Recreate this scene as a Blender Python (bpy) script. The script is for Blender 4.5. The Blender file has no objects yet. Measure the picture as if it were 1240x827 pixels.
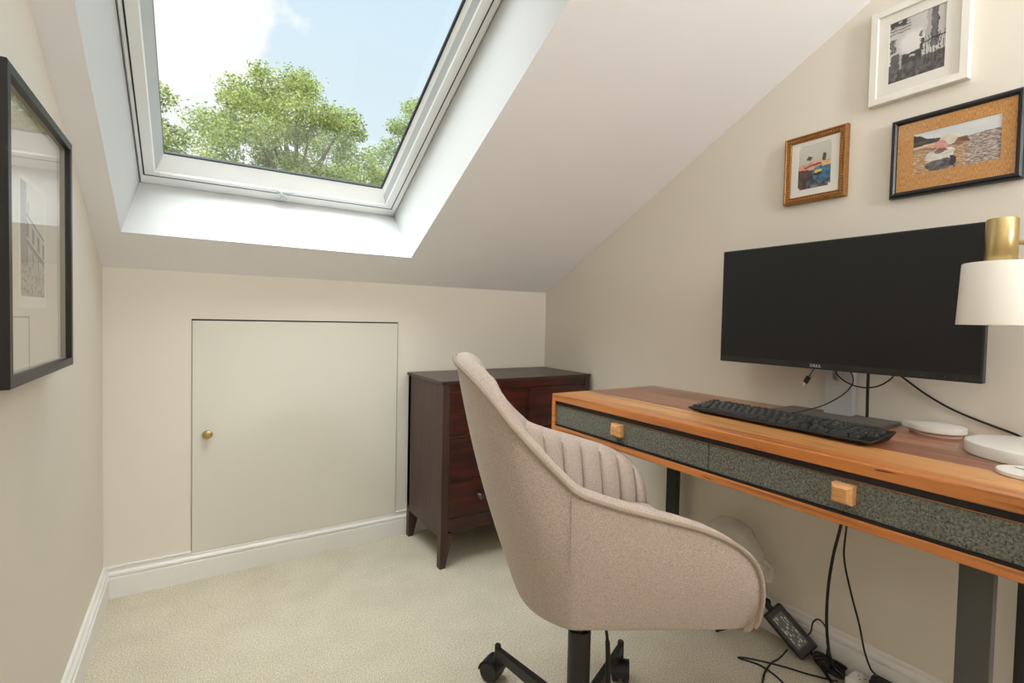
import bpy, bmesh, math, random
from mathutils import Vector, Matrix, noise as mnoise
random.seed(7)
PI = math.pi
scene = bpy.context.scene
COL = scene.collection

# ------------------------------------------------------------------ helpers
def lin(c):
    out = []
    for v in c[:3]:
        v = v / 255.0
        out.append(v / 12.92 if v <= 0.04045 else ((v + 0.055) / 1.055) ** 2.4)
    return (out[0], out[1], out[2], 1.0)

def link(o):
    COL.objects.link(o)
    return o

def setp(o, label=None, cat=None, group=None, kind=None):
    if label: o['label'] = label
    if cat: o['category'] = cat
    if group: o['group'] = group
    if kind: o['kind'] = kind
    return o

def obj(name, bm, mat, parent=None, smooth=False, recalc=True):
    me = bpy.data.meshes.new(name)
    if recalc:
        bmesh.ops.recalc_face_normals(bm, faces=bm.faces[:])
    if smooth:
        for f in bm.faces: f.smooth = True
    bm.to_mesh(me); bm.free()
    mats = mat if isinstance(mat, (list, tuple)) else [mat]
    for m in mats: me.materials.append(m)
    o = link(bpy.data.objects.new(name, me))
    if smooth:
        try: me.set_sharp_from_angle(angle=math.radians(40))
        except Exception: pass
    if parent is not None:
        o.parent = parent
        o.matrix_parent_inverse = parent.matrix_world.inverted() if False else Matrix.Identity(4)
    return o

def empty(name, loc=(0, 0, 0), rotz=0.0, label=None, cat=None, group=None, kind=None):
    o = link(bpy.data.objects.new(name, None))
    o.empty_display_size = 0.05
    o.location = loc; o.rotation_euler = (0, 0, rotz)
    return setp(o, label, cat, group, kind)

def box(bm, x0, x1, y0, y1, z0, z1, bev=0.0, seg=2, mi=0, M=None):
    vs = [bm.verts.new((x, y, z)) for x in (x0, x1) for y in (y0, y1) for z in (z0, z1)]
    idx = [(0, 1, 3, 2), (4, 6, 7, 5), (0, 4, 5, 1), (2, 3, 7, 6), (0, 2, 6, 4), (1, 5, 7, 3)]
    fs = [bm.faces.new([vs[i] for i in q]) for q in idx]
    for f in fs: f.material_index = mi
    if bev > 0:
        es = list({e for f in fs for e in f.edges})
        r = bmesh.ops.bevel(bm, geom=es, offset=bev, segments=seg, affect='EDGES', profile=0.5)
        vs = list({v for f in r['faces'] for v in f.verts} | {v for v in vs if v.is_valid})
        for f in r['faces']: f.material_index = mi
    if M is not None:
        for v in vs: v.co = M @ v.co
    return vs

def prism(bm, pts, vec, mi=0):
    """extrude polygon (list of 3d pts) along vec"""
    vec = Vector(vec)
    a = [bm.verts.new(p) for p in pts]
    b = [bm.verts.new(Vector(p) + vec) for p in pts]
    n = len(pts); fs = [bm.faces.new(a), bm.faces.new(b[::-1])]
    for i in range(n):
        fs.append(bm.faces.new((a[i], b[i], b[(i + 1) % n], a[(i + 1) % n])))
    for f in fs: f.material_index = mi
    return a + b

def lathe(bm, prof, c=(0, 0, 0), n=32, mi=0, M=None):
    """prof: list of (r, z); revolve about z through c"""
    rings = []
    for r, z in prof:
        if r < 1e-6:
            rings.append([bm.verts.new((c[0], c[1], c[2] + z))])
        else:
            rings.append([bm.verts.new((c[0] + r * math.cos(2 * PI * k / n), c[1] + r * math.sin(2 * PI * k / n), c[2] + z)) for k in range(n)])
    for a, b in zip(rings[:-1], rings[1:]):
        for k in range(n):
            k2 = (k + 1) % n
            if len(a) == 1 and len(b) == 1: continue
            if len(a) == 1: f = bm.faces.new((a[0], b[k], b[k2]))
            elif len(b) == 1: f = bm.faces.new((a[k], b[0], a[k2]))
            else: f = bm.faces.new((a[k], b[k], b[k2], a[k2]))
            f.material_index = mi
    vs = [v for r in rings for v in r]
    if M is not None:
        for v in vs: v.co = M @ v.co
    return vs

def catmull(pts, sub=8):
    P = [Vector(p) for p in pts]
    if len(P) < 3: return P
    out = []
    for i in range(len(P) - 1):
        p0 = P[i - 1] if i > 0 else P[0] * 2 - P[1]
        p1, p2 = P[i], P[i + 1]
        p3 = P[i + 2] if i + 2 < len(P) else P[-1] * 2 - P[-2]
        for k in range(sub):
            t = k / sub
            out.append(0.5 * ((2 * p1) + (p2 - p0) * t + (2 * p0 - 5 * p1 + 4 * p2 - p3) * t * t + (3 * p1 - p0 - 3 * p2 + p3) * t ** 3))
    out.append(P[-1].copy())
    return out

def tube(bm, pts, rad, n=8, sub=8, mi=0, smooth_path=True, caps=True):
    P = catmull(pts, sub) if smooth_path else [Vector(p) for p in pts]
    m = len(P)
    R = rad if callable(rad) else (lambda t: rad)
    up = None; rings = []
    for i, p in enumerate(P):
        t = (P[min(i + 1, m - 1)] - P[max(i - 1, 0)])
        if t.length < 1e-9: t = Vector((0, 0, 1))
        t.normalize()
        if up is None:
            up = t.orthogonal().normalized()
        up = (up - t * up.dot(t))
        if up.length < 1e-6: up = t.orthogonal()
        up.normalize()
        s = t.cross(up)
        r = R(i / max(1, m - 1))
        rings.append([bm.verts.new(p + (up * math.cos(2 * PI * k / n) + s * math.sin(2 * PI * k / n)) * r) for k in range(n)])
    for a, b in zip(rings[:-1], rings[1:]):
        for k in range(n):
            f = bm.faces.new((a[k], a[(k + 1) % n], b[(k + 1) % n], b[k])); f.material_index = mi
    if caps:
        f = bm.faces.new(rings[0][::-1]); f.material_index = mi
        f = bm.faces.new(rings[-1]); f.material_index = mi

def B(): return bmesh.new()

# ------------------------------------------------------------------ materials
def new_mat(name):
    m = bpy.data.materials.new(name); m.use_nodes = True
    nt = m.node_tree
    return m, nt, nt.nodes['Principled BSDF']

def plain(name, rgb, rough=0.5, metal=0.0, spec=0.5, var=0.0, vscale=8.0, bump=0.0, bscale=60.0, coat=0.0):
    m, nt, b = new_mat(name)
    c = lin(rgb)
    b.inputs['Base Color'].default_value = c
    b.inputs['Roughness'].default_value = rough
    b.inputs['Metallic'].default_value = metal
    b.inputs['Specular IOR Level'].default_value = spec
    b.inputs['Coat Weight'].default_value = coat
    tc = nt.nodes.new('ShaderNodeTexCoord')
    if var > 0:
        n = nt.nodes.new('ShaderNodeTexNoise'); n.inputs['Scale'].default_value = vscale; n.inputs['Detail'].default_value = 4
        nt.links.new(tc.outputs['Object'], n.inputs['Vector'])
        r = nt.nodes.new('ShaderNodeValToRGB')
        r.color_ramp.elements[0].position = 0.3; r.color_ramp.elements[1].position = 0.7
        r.color_ramp.elements[0].color = tuple(v * (1 - var) for v in c[:3]) + (1,)
        r.color_ramp.elements[1].color = tuple(min(1, v * (1 + var)) for v in c[:3]) + (1,)
        nt.links.new(n.outputs['Fac'], r.inputs['Fac']); nt.links.new(r.outputs['Color'], b.inputs['Base Color'])
    if bump > 0:
        n2 = nt.nodes.new('ShaderNodeTexNoise'); n2.inputs['Scale'].default_value = bscale; n2.inputs['Detail'].default_value = 3
        nt.links.new(tc.outputs['Object'], n2.inputs['Vector'])
        bp = nt.nodes.new('ShaderNodeBump'); bp.inputs['Strength'].default_value = bump; bp.inputs['Distance'].default_value = 0.002
        nt.links.new(n2.outputs['Fac'], bp.inputs['Height']); nt.links.new(bp.outputs['Normal'], b.inputs['Normal'])
    return m

def grain_mat(name, stops, scale, rough=0.4, bump=0.15, axis_detail=6.0, coat=0.0, dist=0.0):
    """wood-like stretched noise through a ramp; stops [(pos, rgb)]"""
    m, nt, b = new_mat(name)
    tc = nt.nodes.new('ShaderNodeTexCoord')
    mp = nt.nodes.new('ShaderNodeMapping'); mp.inputs['Scale'].default_value = scale
    n = nt.nodes.new('ShaderNodeTexNoise'); n.inputs['Scale'].default_value = 1; n.inputs['Detail'].default_value = axis_detail
    n.inputs['Distortion'].default_value = dist
    nt.links.new(tc.outputs['Object'], mp.inputs['Vector']); nt.links.new(mp.outputs['Vector'], n.inputs['Vector'])
    r = nt.nodes.new('ShaderNodeValToRGB')
    while len(r.color_ramp.elements) < len(stops): r.color_ramp.elements.new(0.5)
    for e, (p, c) in zip(r.color_ramp.elements, stops): e.position = p; e.color = lin(c)
    nt.links.new(n.outputs['Fac'], r.inputs['Fac']); nt.links.new(r.outputs['Color'], b.inputs['Base Color'])
    b.inputs['Roughness'].default_value = rough; b.inputs['Coat Weight'].default_value = coat
    if bump > 0:
        bp = nt.nodes.new('ShaderNodeBump'); bp.inputs['Strength'].default_value = bump; bp.inputs['Distance'].default_value = 0.001
        nt.links.new(n.outputs['Fac'], bp.inputs['Height']); nt.links.new(bp.outputs['Normal'], b.inputs['Normal'])
    return m

WALL = plain('warm_wall_paint', (232, 224, 210), 0.75, spec=0.25, var=0.012, vscale=3, bump=0.04, bscale=180)
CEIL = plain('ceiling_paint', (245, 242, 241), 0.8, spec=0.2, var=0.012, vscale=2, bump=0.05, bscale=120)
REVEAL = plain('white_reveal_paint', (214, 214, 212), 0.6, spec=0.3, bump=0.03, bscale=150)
TRIM = plain('white_satin_trim', (240, 236, 230), 0.35, var=0.01, bump=0.02, bscale=40)
HATCH = plain('hatch_paint', (225, 220, 206), 0.55, spec=0.3, var=0.01, vscale=3, bump=0.02, bscale=200)
GAP = plain('dark_gap', (38, 33, 26), 0.9)
WINFRAME = plain('window_white_lacquer', (240, 240, 237), 0.3, bump=0.01, bscale=30)
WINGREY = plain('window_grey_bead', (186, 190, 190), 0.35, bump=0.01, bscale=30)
GASKET = plain('black_rubber_gasket', (36, 42, 44), 0.6)
BLACK = plain('black_plastic', (22, 21, 21), 0.42, var=0.1, vscale=30, bump=0.05, bscale=400)
CABLE = plain('black_cable', (16, 15, 15), 0.5, bump=0.02, bscale=300)
METALBLK = plain('black_powder_coat', (26, 25, 24), 0.42, spec=0.5, bump=0.05, bscale=500)
LEGLIT = plain('lit_black_powder_coat', (72, 71, 67), 0.5, bump=0.05, bscale=500)
CHROME = plain('brushed_steel', (196, 194, 188), 0.28, metal=1.0, bump=0.02, bscale=200)
PEWTER = plain('pewter', (112, 108, 104), 0.3, metal=1.0, var=0.05, vscale=80)
BRASS = plain('satin_brass', (190, 168, 118), 0.3, metal=1.0, var=0.03, vscale=20, bump=0.02, bscale=200)
SILVER = plain('silver_paint', (196, 200, 200), 0.4, metal=0.25, bump=0.02, bscale=300)
BASEGREY = plain('monitor_base_grey', (98, 92, 88), 0.45, metal=0.2, bump=0.04, bscale=400)
SCREEN = plain('dark_screen', (30, 30, 30), 0.4, spec=0.3, bump=0.0)
BEZEL = plain('monitor_bezel', (30, 31, 32), 0.45, bump=0.03, bscale=400)
LOGO = plain('logo_silver', (225, 225, 222), 0.4)
MARBLE = plain('white_marble', (236, 233, 225), 0.25, var=0.05, vscale=9, bump=0.0)
WHITEPL = plain('white_plastic', (238, 234, 226), 0.35, bump=0.01, bscale=100)
BEIGEPL = plain('beige_plastic', (214, 190, 170), 0.5, bump=0.01, bscale=100)
WHITEFR = plain('white_frame_lacquer', (238, 233, 224), 0.4, bump=0.03, bscale=80)
MATBOARD = plain('mat_board', (238, 233, 223), 0.85, bump=0.03, bscale=300)
MATCREAM = plain('cream_mat_board', (226, 216, 200), 0.85, bump=0.03, bscale=300)
SPACER = plain('grey_spacer', (176, 168, 154), 0.8, bump=0.02, bscale=100)
PAPER = plain('etching_paper', (236, 229, 214), 0.85, bump=0.03, bscale=300)
BLKFRAME = plain('black_stained_frame', (20, 18, 17), 0.42, var=0.25, vscale=25, bump=0.25, bscale=120)
FRSATIN = plain('black_satin_moulding', (28, 30, 32), 0.35, var=0.15, vscale=20, bump=0.08, bscale=120)
GOLDFR = plain('antique_gold', (150, 104, 52), 0.42, metal=0.45, var=0.2, vscale=60, bump=0.2, bscale=200)
GOLDBEAD = plain('gold_bead', (184, 132, 72), 0.35, metal=0.5, var=0.15, vscale=90)
KEYM = plain('keycap_black', (46, 46, 46), 0.36, bump=0.04, bscale=500)
LEGEND = plain('key_legend', (150, 152, 152), 0.5)
LABELM = plain('label_white', (206, 204, 198), 0.5)
KNOTDK = plain('wood_knot', (58, 32, 16), 0.6)
SHADE = plain('lamp_shade_enamel', (238, 232, 220), 0.45, bump=0.01, bscale=60)
DRAWERIN = plain('drawer_recess_shade', (14, 12, 10), 0.7)

def carpet_mat():
    m, nt, b = new_mat('cut_pile_carpet')
    tc = nt.nodes.new('ShaderNodeTexCoord')
    n = nt.nodes.new('ShaderNodeTexNoise'); n.inputs['Scale'].default_value = 260; n.inputs['Detail'].default_value = 4; n.inputs['Roughness'].default_value = 0.75
    n2 = nt.nodes.new('ShaderNodeTexNoise'); n2.inputs['Scale'].default_value = 7; n2.inputs['Detail'].default_value = 5
    for q in (n, n2): nt.links.new(tc.outputs['Object'], q.inputs['Vector'])
    r = nt.nodes.new('ShaderNodeValToRGB')
    r.color_ramp.elements[0].position = 0.32; r.color_ramp.elements[0].color = lin((172, 157, 128))
    r.color_ramp.elements[1].position = 0.66; r.color_ramp.elements[1].color = lin((255, 247, 226))
    nt.links.new(n.outputs['Fac'], r.inputs['Fac'])
    r2 = nt.nodes.new('ShaderNodeValToRGB')
    r2.color_ramp.elements[0].position = 0.35; r2.color_ramp.elements[0].color = (0.93, 0.925, 0.91, 1)
    r2.color_ramp.elements[1].position = 0.62; r2.color_ramp.elements[1].color = (1, 1, 1, 1)
    nt.links.new(n2.outputs['Fac'], r2.inputs['Fac'])
    mx = nt.nodes.new('ShaderNodeMix'); mx.data_type = 'RGBA'; mx.blend_type = 'MULTIPLY'; mx.inputs[0].default_value = 1.0
    nt.links.new(r.outputs['Color'], mx.inputs[6]); nt.links.new(r2.outputs['Color'], mx.inputs[7])
    nt.links.new(mx.outputs[2], b.inputs['Base Color'])
    b.inputs['Roughness'].default_value = 0.95; b.inputs['Specular IOR Level'].default_value = 0.1
    bp = nt.nodes.new('ShaderNodeBump'); bp.inputs['Strength'].default_value = 0.9; bp.inputs['Distance'].default_value = 0.004
    nt.links.new(n.outputs['Fac'], bp.inputs['Height']); nt.links.new(bp.outputs['Normal'], b.inputs['Normal'])
    return m
CARPET = carpet_mat()

def fabric_mat():
    m, nt, b = new_mat('oatmeal_linen_weave')
    tc = nt.nodes.new('ShaderNodeTexCoord')
    outs = []
    for sc in ((1500, 1500, 420), (380, 380, 1700)):
        mp = nt.nodes.new('ShaderNodeMapping'); mp.inputs['Scale'].default_value = sc
        n = nt.nodes.new('ShaderNodeTexNoise'); n.inputs['Scale'].default_value = 1; n.inputs['Detail'].default_value = 2
        nt.links.new(tc.outputs['Object'], mp.inputs['Vector']); nt.links.new(mp.outputs['Vector'], n.inputs['Vector'])
        outs.append(n)
    ad = nt.nodes.new('ShaderNodeMath'); ad.operation = 'ADD'
    nt.links.new(outs[0].outputs['Fac'], ad.inputs[0]); nt.links.new(outs[1].outputs['Fac'], ad.inputs[1])
    hf = nt.nodes.new('ShaderNodeMath'); hf.operation = 'MULTIPLY'; hf.inputs[1].default_value = 0.5
    nt.links.new(ad.outputs[0], hf.inputs[0])
    r = nt.nodes.new('ShaderNodeValToRGB')
    r.color_ramp.elements[0].position = 0.36; r.color_ramp.elements[0].color = lin((148, 131, 119))
    r.color_ramp.elements[1].position = 0.64; r.color_ramp.elements[1].color = lin((210, 194, 181))
    nt.links.new(hf.outputs[0], r.inputs['Fac']); nt.links.new(r.outputs['Color'], b.inputs['Base Color'])
    b.inputs['Roughness'].default_value = 0.9; b.inputs['Specular IOR Level'].default_value = 0.15
    b.inputs['Sheen Weight'].default_value = 0.2
    bp = nt.nodes.new('ShaderNodeBump'); bp.inputs['Strength'].default_value = 0.25; bp.inputs['Distance'].default_value = 0.001
    nt.links.new(hf.outputs[0], bp.inputs['Height']); nt.links.new(bp.outputs['Normal'], b.inputs['Normal'])
    return m
FABRIC = fabric_mat()
PIPING = plain('oatmeal_piping', (166, 150, 134), 0.9, spec=0.15, var=0.08, vscale=300)

def desk_wood():
    """boards running along Y, tone by board across X, stretched grain"""
    m, nt, b = new_mat('acacia_boards')
    tc = nt.nodes.new('ShaderNodeTexCoord')
    sx = nt.nodes.new('ShaderNodeSeparateXYZ'); nt.links.new(tc.outputs['Object'], sx.inputs[0])
    wob = nt.nodes.new('ShaderNodeTexNoise'); wob.inputs['Scale'].default_value = 1; wob.inputs['Detail'].default_value = 3
    mw = nt.nodes.new('ShaderNodeMapping'); mw.inputs['Scale'].default_value = (9, 2.0, 9)
    nt.links.new(tc.outputs['Object'], mw.inputs['Vector']); nt.links.new(mw.outputs['Vector'], wob.inputs['Vector'])
    mr = nt.nodes.new('ShaderNodeMapRange')
    mr.inputs['From Min'].default_value = 0.0; mr.inputs['From Max'].default_value = 0.515
    nt.links.new(sx.outputs['X'], mr.inputs['Value'])
    r = nt.nodes.new('ShaderNodeValToRGB'); cr = r.color_ramp; cr.interpolation = 'CONSTANT'
    st = [(0.0, (202, 128, 64)), (0.09, (214, 156, 94)), (0.31, (150, 92, 64)), (0.55, (172, 114, 76)), (0.63, (150, 94, 68)), (0.84, (178, 126, 86))]
    while len(cr.elements) < len(st): cr.elements.new(0.5)
    for e, (p, c) in zip(cr.elements, st): e.position = p; e.color = lin(c)
    nt.links.new(mr.outputs[0], r.inputs['Fac'])
    mp = nt.nodes.new('ShaderNodeMapping'); mp.inputs['Scale'].default_value = (55, 2.4, 55)
    n = nt.nodes.new('ShaderNodeTexNoise'); n.inputs['Scale'].default_value = 1; n.inputs['Detail'].default_value = 6; n.inputs['Distortion'].default_value = 0.6
    nt.links.new(tc.outputs['Object'], mp.inputs['Vector']); nt.links.new(mp.outputs['Vector'], n.inputs['Vector'])
    r2 = nt.nodes.new('ShaderNodeValToRGB')
    r2.color_ramp.elements[0].position = 0.33; r2.color_ramp.elements[0].color = (0.38, 0.30, 0.25, 1)
    r2.color_ramp.elements[1].position = 0.66; r2.color_ramp.elements[1].color = (1.12, 1.1, 1.08, 1)
    e = r2.color_ramp.elements.new(0.46); e.color = (0.95, 0.93, 0.92, 1)
    nt.links.new(n.outputs['Fac'], r2.inputs['Fac'])
    mx = nt.nodes.new('ShaderNodeMix'); mx.data_type = 'RGBA'; mx.blend_type = 'MULTIPLY'; mx.inputs[0].default_value = 1.0
    nt.links.new(r.outputs['Color'], mx.inputs[6]); nt.links.new(r2.outputs['Color'], mx.inputs[7])
    r3 = nt.nodes.new('ShaderNodeValToRGB')
    r3.color_ramp.elements[0].position = 0.3; r3.color_ramp.elements[0].color = (0.82, 0.76, 0.72, 1)
    r3.color_ramp.elements[1].position = 0.65; r3.color_ramp.elements[1].color = (1.08, 1.08, 1.06, 1)
    nt.links.new(wob.outputs['Fac'], r3.inputs['Fac'])
    mx2 = nt.nodes.new('ShaderNodeMix'); mx2.data_type = 'RGBA'; mx2.blend_type = 'MULTIPLY'; mx2.inputs[0].default_value = 1.0
    nt.links.new(mx.outputs[2], mx2.inputs[6]); nt.links.new(r3.outputs['Color'], mx2.inputs[7])
    mk = nt.nodes.new('ShaderNodeMapping'); mk.inputs['Scale'].default_value = (90, 9, 90)
    nk = nt.nodes.new('ShaderNodeTexNoise'); nk.inputs['Scale'].default_value = 1; nk.inputs['Detail'].default_value = 2
    nt.links.new(tc.outputs['Object'], mk.inputs['Vector']); nt.links.new(mk.outputs['Vector'], nk.inputs['Vector'])
    rk = nt.nodes.new('ShaderNodeValToRGB')          # short dark mineral streaks of the timber
    rk.color_ramp.elements[0].position = 0.26; rk.color_ramp.elements[0].color = (0.22, 0.15, 0.11, 1)
    rk.color_ramp.elements[1].position = 0.31; rk.color_ramp.elements[1].color = (1, 1, 1, 1)
    nt.links.new(nk.outputs['Fac'], rk.inputs['Fac'])
    mx3 = nt.nodes.new('ShaderNodeMix'); mx3.data_type = 'RGBA'; mx3.blend_type = 'MULTIPLY'; mx3.inputs[0].default_value = 1.0
    nt.links.new(mx2.outputs[2], mx3.inputs[6]); nt.links.new(rk.outputs['Color'], mx3.inputs[7])
    nt.links.new(mx3.outputs[2], b.inputs['Base Color'])
    b.inputs['Roughness'].default_value = 0.3; b.inputs['Coat Weight'].default_value = 0.25; b.inputs['Coat Roughness'].default_value = 0.25
    return m
DESKWOOD = desk_wood()
KNOBWOOD = grain_mat('pale_knob_wood', [(0.3, (196, 138, 84)), (0.7, (226, 172, 114))], (60, 20, 200), 0.4)
CHESTTOP = grain_mat('espresso_wood', [(0.3, (44, 26, 22)), (0.7, (64, 40, 33))], (14, 60, 60), 0.4, coat=0.1)
CHESTSIDE = grain_mat('espresso_side', [(0.3, (50, 31, 27)), (0.7, (76, 50, 43))], (50, 50, 4), 0.45)
CHESTFRONT = grain_mat('mahogany_front', [(0.3, (38, 14, 9)), (0.55, (68, 24, 13)), (0.75, (92, 36, 19))], (4, 50, 34), 0.35, coat=0.2, dist=0.8)

def stone_mat():
    m, nt, b = new_mat('grey_concrete_veneer')
    tc = nt.nodes.new('ShaderNodeTexCoord')
    n = nt.nodes.new('ShaderNodeTexNoise'); n.inputs['Scale'].default_value = 230; n.inputs['Detail'].default_value = 5; n.inputs['Roughness'].default_value = 0.65
    v = nt.nodes.new('ShaderNodeTexNoise'); v.inputs['Scale'].default_value = 240; v.inputs['Detail'].default_value = 1
    for q in (n, v): nt.links.new(tc.outputs['Object'], q.inputs['Vector'])
    r = nt.nodes.new('ShaderNodeValToRGB')
    r.color_ramp.elements[0].position = 0.34; r.color_ramp.elements[0].color = lin((66, 67, 58))
    r.color_ramp.elements[1].position = 0.68; r.color_ramp.elements[1].color = lin((140, 140, 126))
    nt.links.new(n.outputs['Fac'], r.inputs['Fac'])
    r2 = nt.nodes.new('ShaderNodeValToRGB')
    r2.color_ramp.elements[0].position = 0.30; r2.color_ramp.elements[0].color = (0.1, 0.1, 0.09, 1)
    r2.color_ramp.elements[1].position = 0.36; r2.color_ramp.elements[1].color = (1, 1, 1, 1)
    nt.links.new(v.outputs['Fac'], r2.inputs['Fac'])
    mx = nt.nodes.new('ShaderNodeMix'); mx.data_type = 'RGBA'; mx.blend_type = 'MULTIPLY'; mx.inputs[0].default_value = 1.0
    nt.links.new(r.outputs['Color'], mx.inputs[6]); nt.links.new(r2.outputs['Color'], mx.inputs[7])
    nt.links.new(mx.outputs[2], b.inputs['Base Color']); b.inputs['Roughness'].default_value = 0.75
    bp = nt.nodes.new('ShaderNodeBump'); bp.inputs['Strength'].default_value = 0.6; bp.inputs['Distance'].default_value = 0.002
    nt.links.new(n.outputs['Fac'], bp.inputs['Height']); nt.links.new(bp.outputs['Normal'], b.inputs['Normal'])
    return m
STONE = stone_mat()

def glass_mat(name, refl=1.0, tint=(1, 1, 1), ior=1.5):
    m = bpy.data.materials.new(name); m.use_nodes = True
    nt = m.node_tree; nt.nodes.clear()
    o = nt.nodes.new('ShaderNodeOutputMaterial'); t = nt.nodes.new('ShaderNodeBsdfTransparent'); t.inputs[0].default_value = (*tint, 1)
    g = nt.nodes.new('ShaderNodeBsdfGlossy'); g.inputs['Roughness'].default_value = 0.0
    f = nt.nodes.new('ShaderNodeFresnel'); f.inputs['IOR'].default_value = ior
    mul = nt.nodes.new('ShaderNodeMath'); mul.operation = 'MULTIPLY'; mul.inputs[1].default_value = refl; mul.use_clamp = True
    mx = nt.nodes.new('ShaderNodeMixShader')
    ge = nt.nodes.new('ShaderNodeNewGeometry')      # same reflectance from both sides of the thin sheet
    mr = nt.nodes.new('ShaderNodeMapRange'); mr.inputs['To Min'].default_value = ior; mr.inputs['To Max'].default_value = 1 / ior
    nt.links.new(ge.outputs['Backfacing'], mr.inputs['Value']); nt.links.new(mr.outputs[0], f.inputs['IOR'])
    nt.links.new(f.outputs[0], mul.inputs[0]); nt.links.new(mul.outputs[0], mx.inputs[0])
    nt.links.new(t.outputs[0], mx.inputs[1]); nt.links.new(g.outputs[0], mx.inputs[2]); nt.links.new(mx.outputs[0], o.inputs[0])
    return m
PANE = glass_mat('clear_glazing', 1.0, (0.97, 0.99, 0.98))
PICGLASS = glass_mat('picture_glass', 1.0)

def weave_mat():
    m, nt, b = new_mat('woven_straw_mat')
    tc = nt.nodes.new('ShaderNodeTexCoord')
    mp = nt.nodes.new('ShaderNodeMapping'); mp.inputs['Scale'].default_value = (1, 700, 110)
    n = nt.nodes.new('ShaderNodeTexNoise'); n.inputs['Scale'].default_value = 1; n.inputs['Detail'].default_value = 3
    nt.links.new(tc.outputs['Object'], mp.inputs['Vector']); nt.links.new(mp.outputs['Vector'], n.inputs['Vector'])
    r = nt.nodes.new('ShaderNodeValToRGB')
    r.color_ramp.elements[0].position = 0.3; r.color_ramp.elements[0].color = lin((168, 114, 60))
    r.color_ramp.elements[1].position = 0.68; r.color_ramp.elements[1].color = lin((224, 170, 104))
    nt.links.new(n.outputs['Fac'], r.inputs['Fac']); nt.links.new(r.outputs['Color'], b.inputs['Base Color'])
    b.inputs['Roughness'].default_value = 0.8
    bp = nt.nodes.new('ShaderNodeBump'); bp.inputs['Strength'].default_value = 0.4; bp.inputs['Distance'].default_value = 0.001
    nt.links.new(n.outputs['Fac'], bp.inputs['Height']); nt.links.new(bp.outputs['Normal'], b.inputs['Normal'])
    return m
STRAW = weave_mat()

def print_mat():
    m, nt, b = new_mat('printed_picture')
    a = nt.nodes.new('ShaderNodeAttribute'); a.attribute_name = 'ink'
    nt.links.new(a.outputs['Color'], b.inputs['Base Color']); b.inputs['Roughness'].default_value = 0.5
    return m
PRINT = print_mat()

def leaf_mat(name, c0, c1):
    m, nt, b = new_mat(name)
    g = nt.nodes.new('ShaderNodeNewGeometry')
    r = nt.nodes.new('ShaderNodeValToRGB')
    r.color_ramp.elements[0].color = lin(c0); r.color_ramp.elements[1].color = lin(c1)
    nt.links.new(g.outputs['Random Per Island'], r.inputs['Fac']); nt.links.new(r.outputs['Color'], b.inputs['Base Color'])
    b.inputs['Roughness'].default_value = 0.6
    tr = nt.nodes.new('ShaderNodeBsdfTranslucent'); nt.links.new(r.outputs['Color'], tr.inputs['Color'])
    mx = nt.nodes.new('ShaderNodeMixShader'); mx.inputs[0].default_value = 0.5
    out = nt.nodes['Material Output']
    nt.links.new(b.outputs[0], mx.inputs[1]); nt.links.new(tr.outputs[0], mx.inputs[2]); nt.links.new(mx.outputs[0], out.inputs[0])
    return m
LEAF = leaf_mat('yellow_green_leaves', (94, 114, 54), (186, 192, 120))  # olive to pale yellow-green, random per leaf
LEAFDK = leaf_mat('cool_green_leaves', (102, 122, 70), (182, 192, 134))
BARK = plain('grey_bark', (110, 98, 84), 0.9, var=0.2, vscale=6, bump=0.5, bscale=20)
GROUND = plain('lawn', (112, 128, 78), 0.95, var=0.2, vscale=1.5, bump=0.3, bscale=30)

def film_mat():
    m, nt, b = new_mat('clear_packaging_film')
    b.inputs['Base Color'].default_value = lin((242, 238, 230)); b.inputs['Roughness'].default_value = 0.25
    t = nt.nodes.new('ShaderNodeBsdfTransparent'); mx = nt.nodes.new('ShaderNodeMixShader'); mx.inputs[0].default_value = 0.36
    out = nt.nodes['Material Output']
    nt.links.new(t.outputs[0], mx.inputs[1]); nt.links.new(b.outputs[0], mx.inputs[2]); nt.links.new(mx.outputs[0], out.inputs[0])
    return m
FILM = film_mat()

# ------------------------------------------------------------------ camera (solved from the photograph's room lines)
CAM = Vector((0, 0, 0.975))
r_ = Vector((0.84444154, -0.53521005, 0.02164907)); u_ = Vector((-0.00187152, 0.03746836, 0.99929606)); f_ = Vector((0.53564446, 0.84388762, -0.03063818))
cd = bpy.data.cameras.new('camera'); cam = link(bpy.data.objects.new('camera', cd))
M = Matrix.Identity(4)
for i in range(3):
    M[i][0] = r_[i]; M[i][1] = u_[i]; M[i][2] = -f_[i]; M[i][3] = CAM[i]
cam.matrix_world = M
cd.sensor_fit = 'HORIZONTAL'; cd.sensor_width = 36.0; cd.lens = 603.0359 / 1240 * 36
cd.shift_x = (620 - 621.3744) / 1240; cd.shift_y = (406.1884 - 413.5) / 1240
cd.clip_start = 0.01; cd.clip_end = 200
scene.camera = cam

# ------------------------------------------------------------------ room
L, R, D, K = -0.2676, 1.5597, 2.1413, 1.1228
YB = -1.7
ANG = 0.4689
ES = Vector((0, -math.cos(ANG), math.sin(ANG))); EN = Vector((0, math.sin(ANG), math.cos(ANG))); EO = Vector((0, D, K))
def SL(x, s, n): return Vector((x, 0, 0)) + EO + ES * s + EN * n
def slope_z(y): return K + (D - y) * math.tan(ANG)
ZC = 2.3

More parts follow.
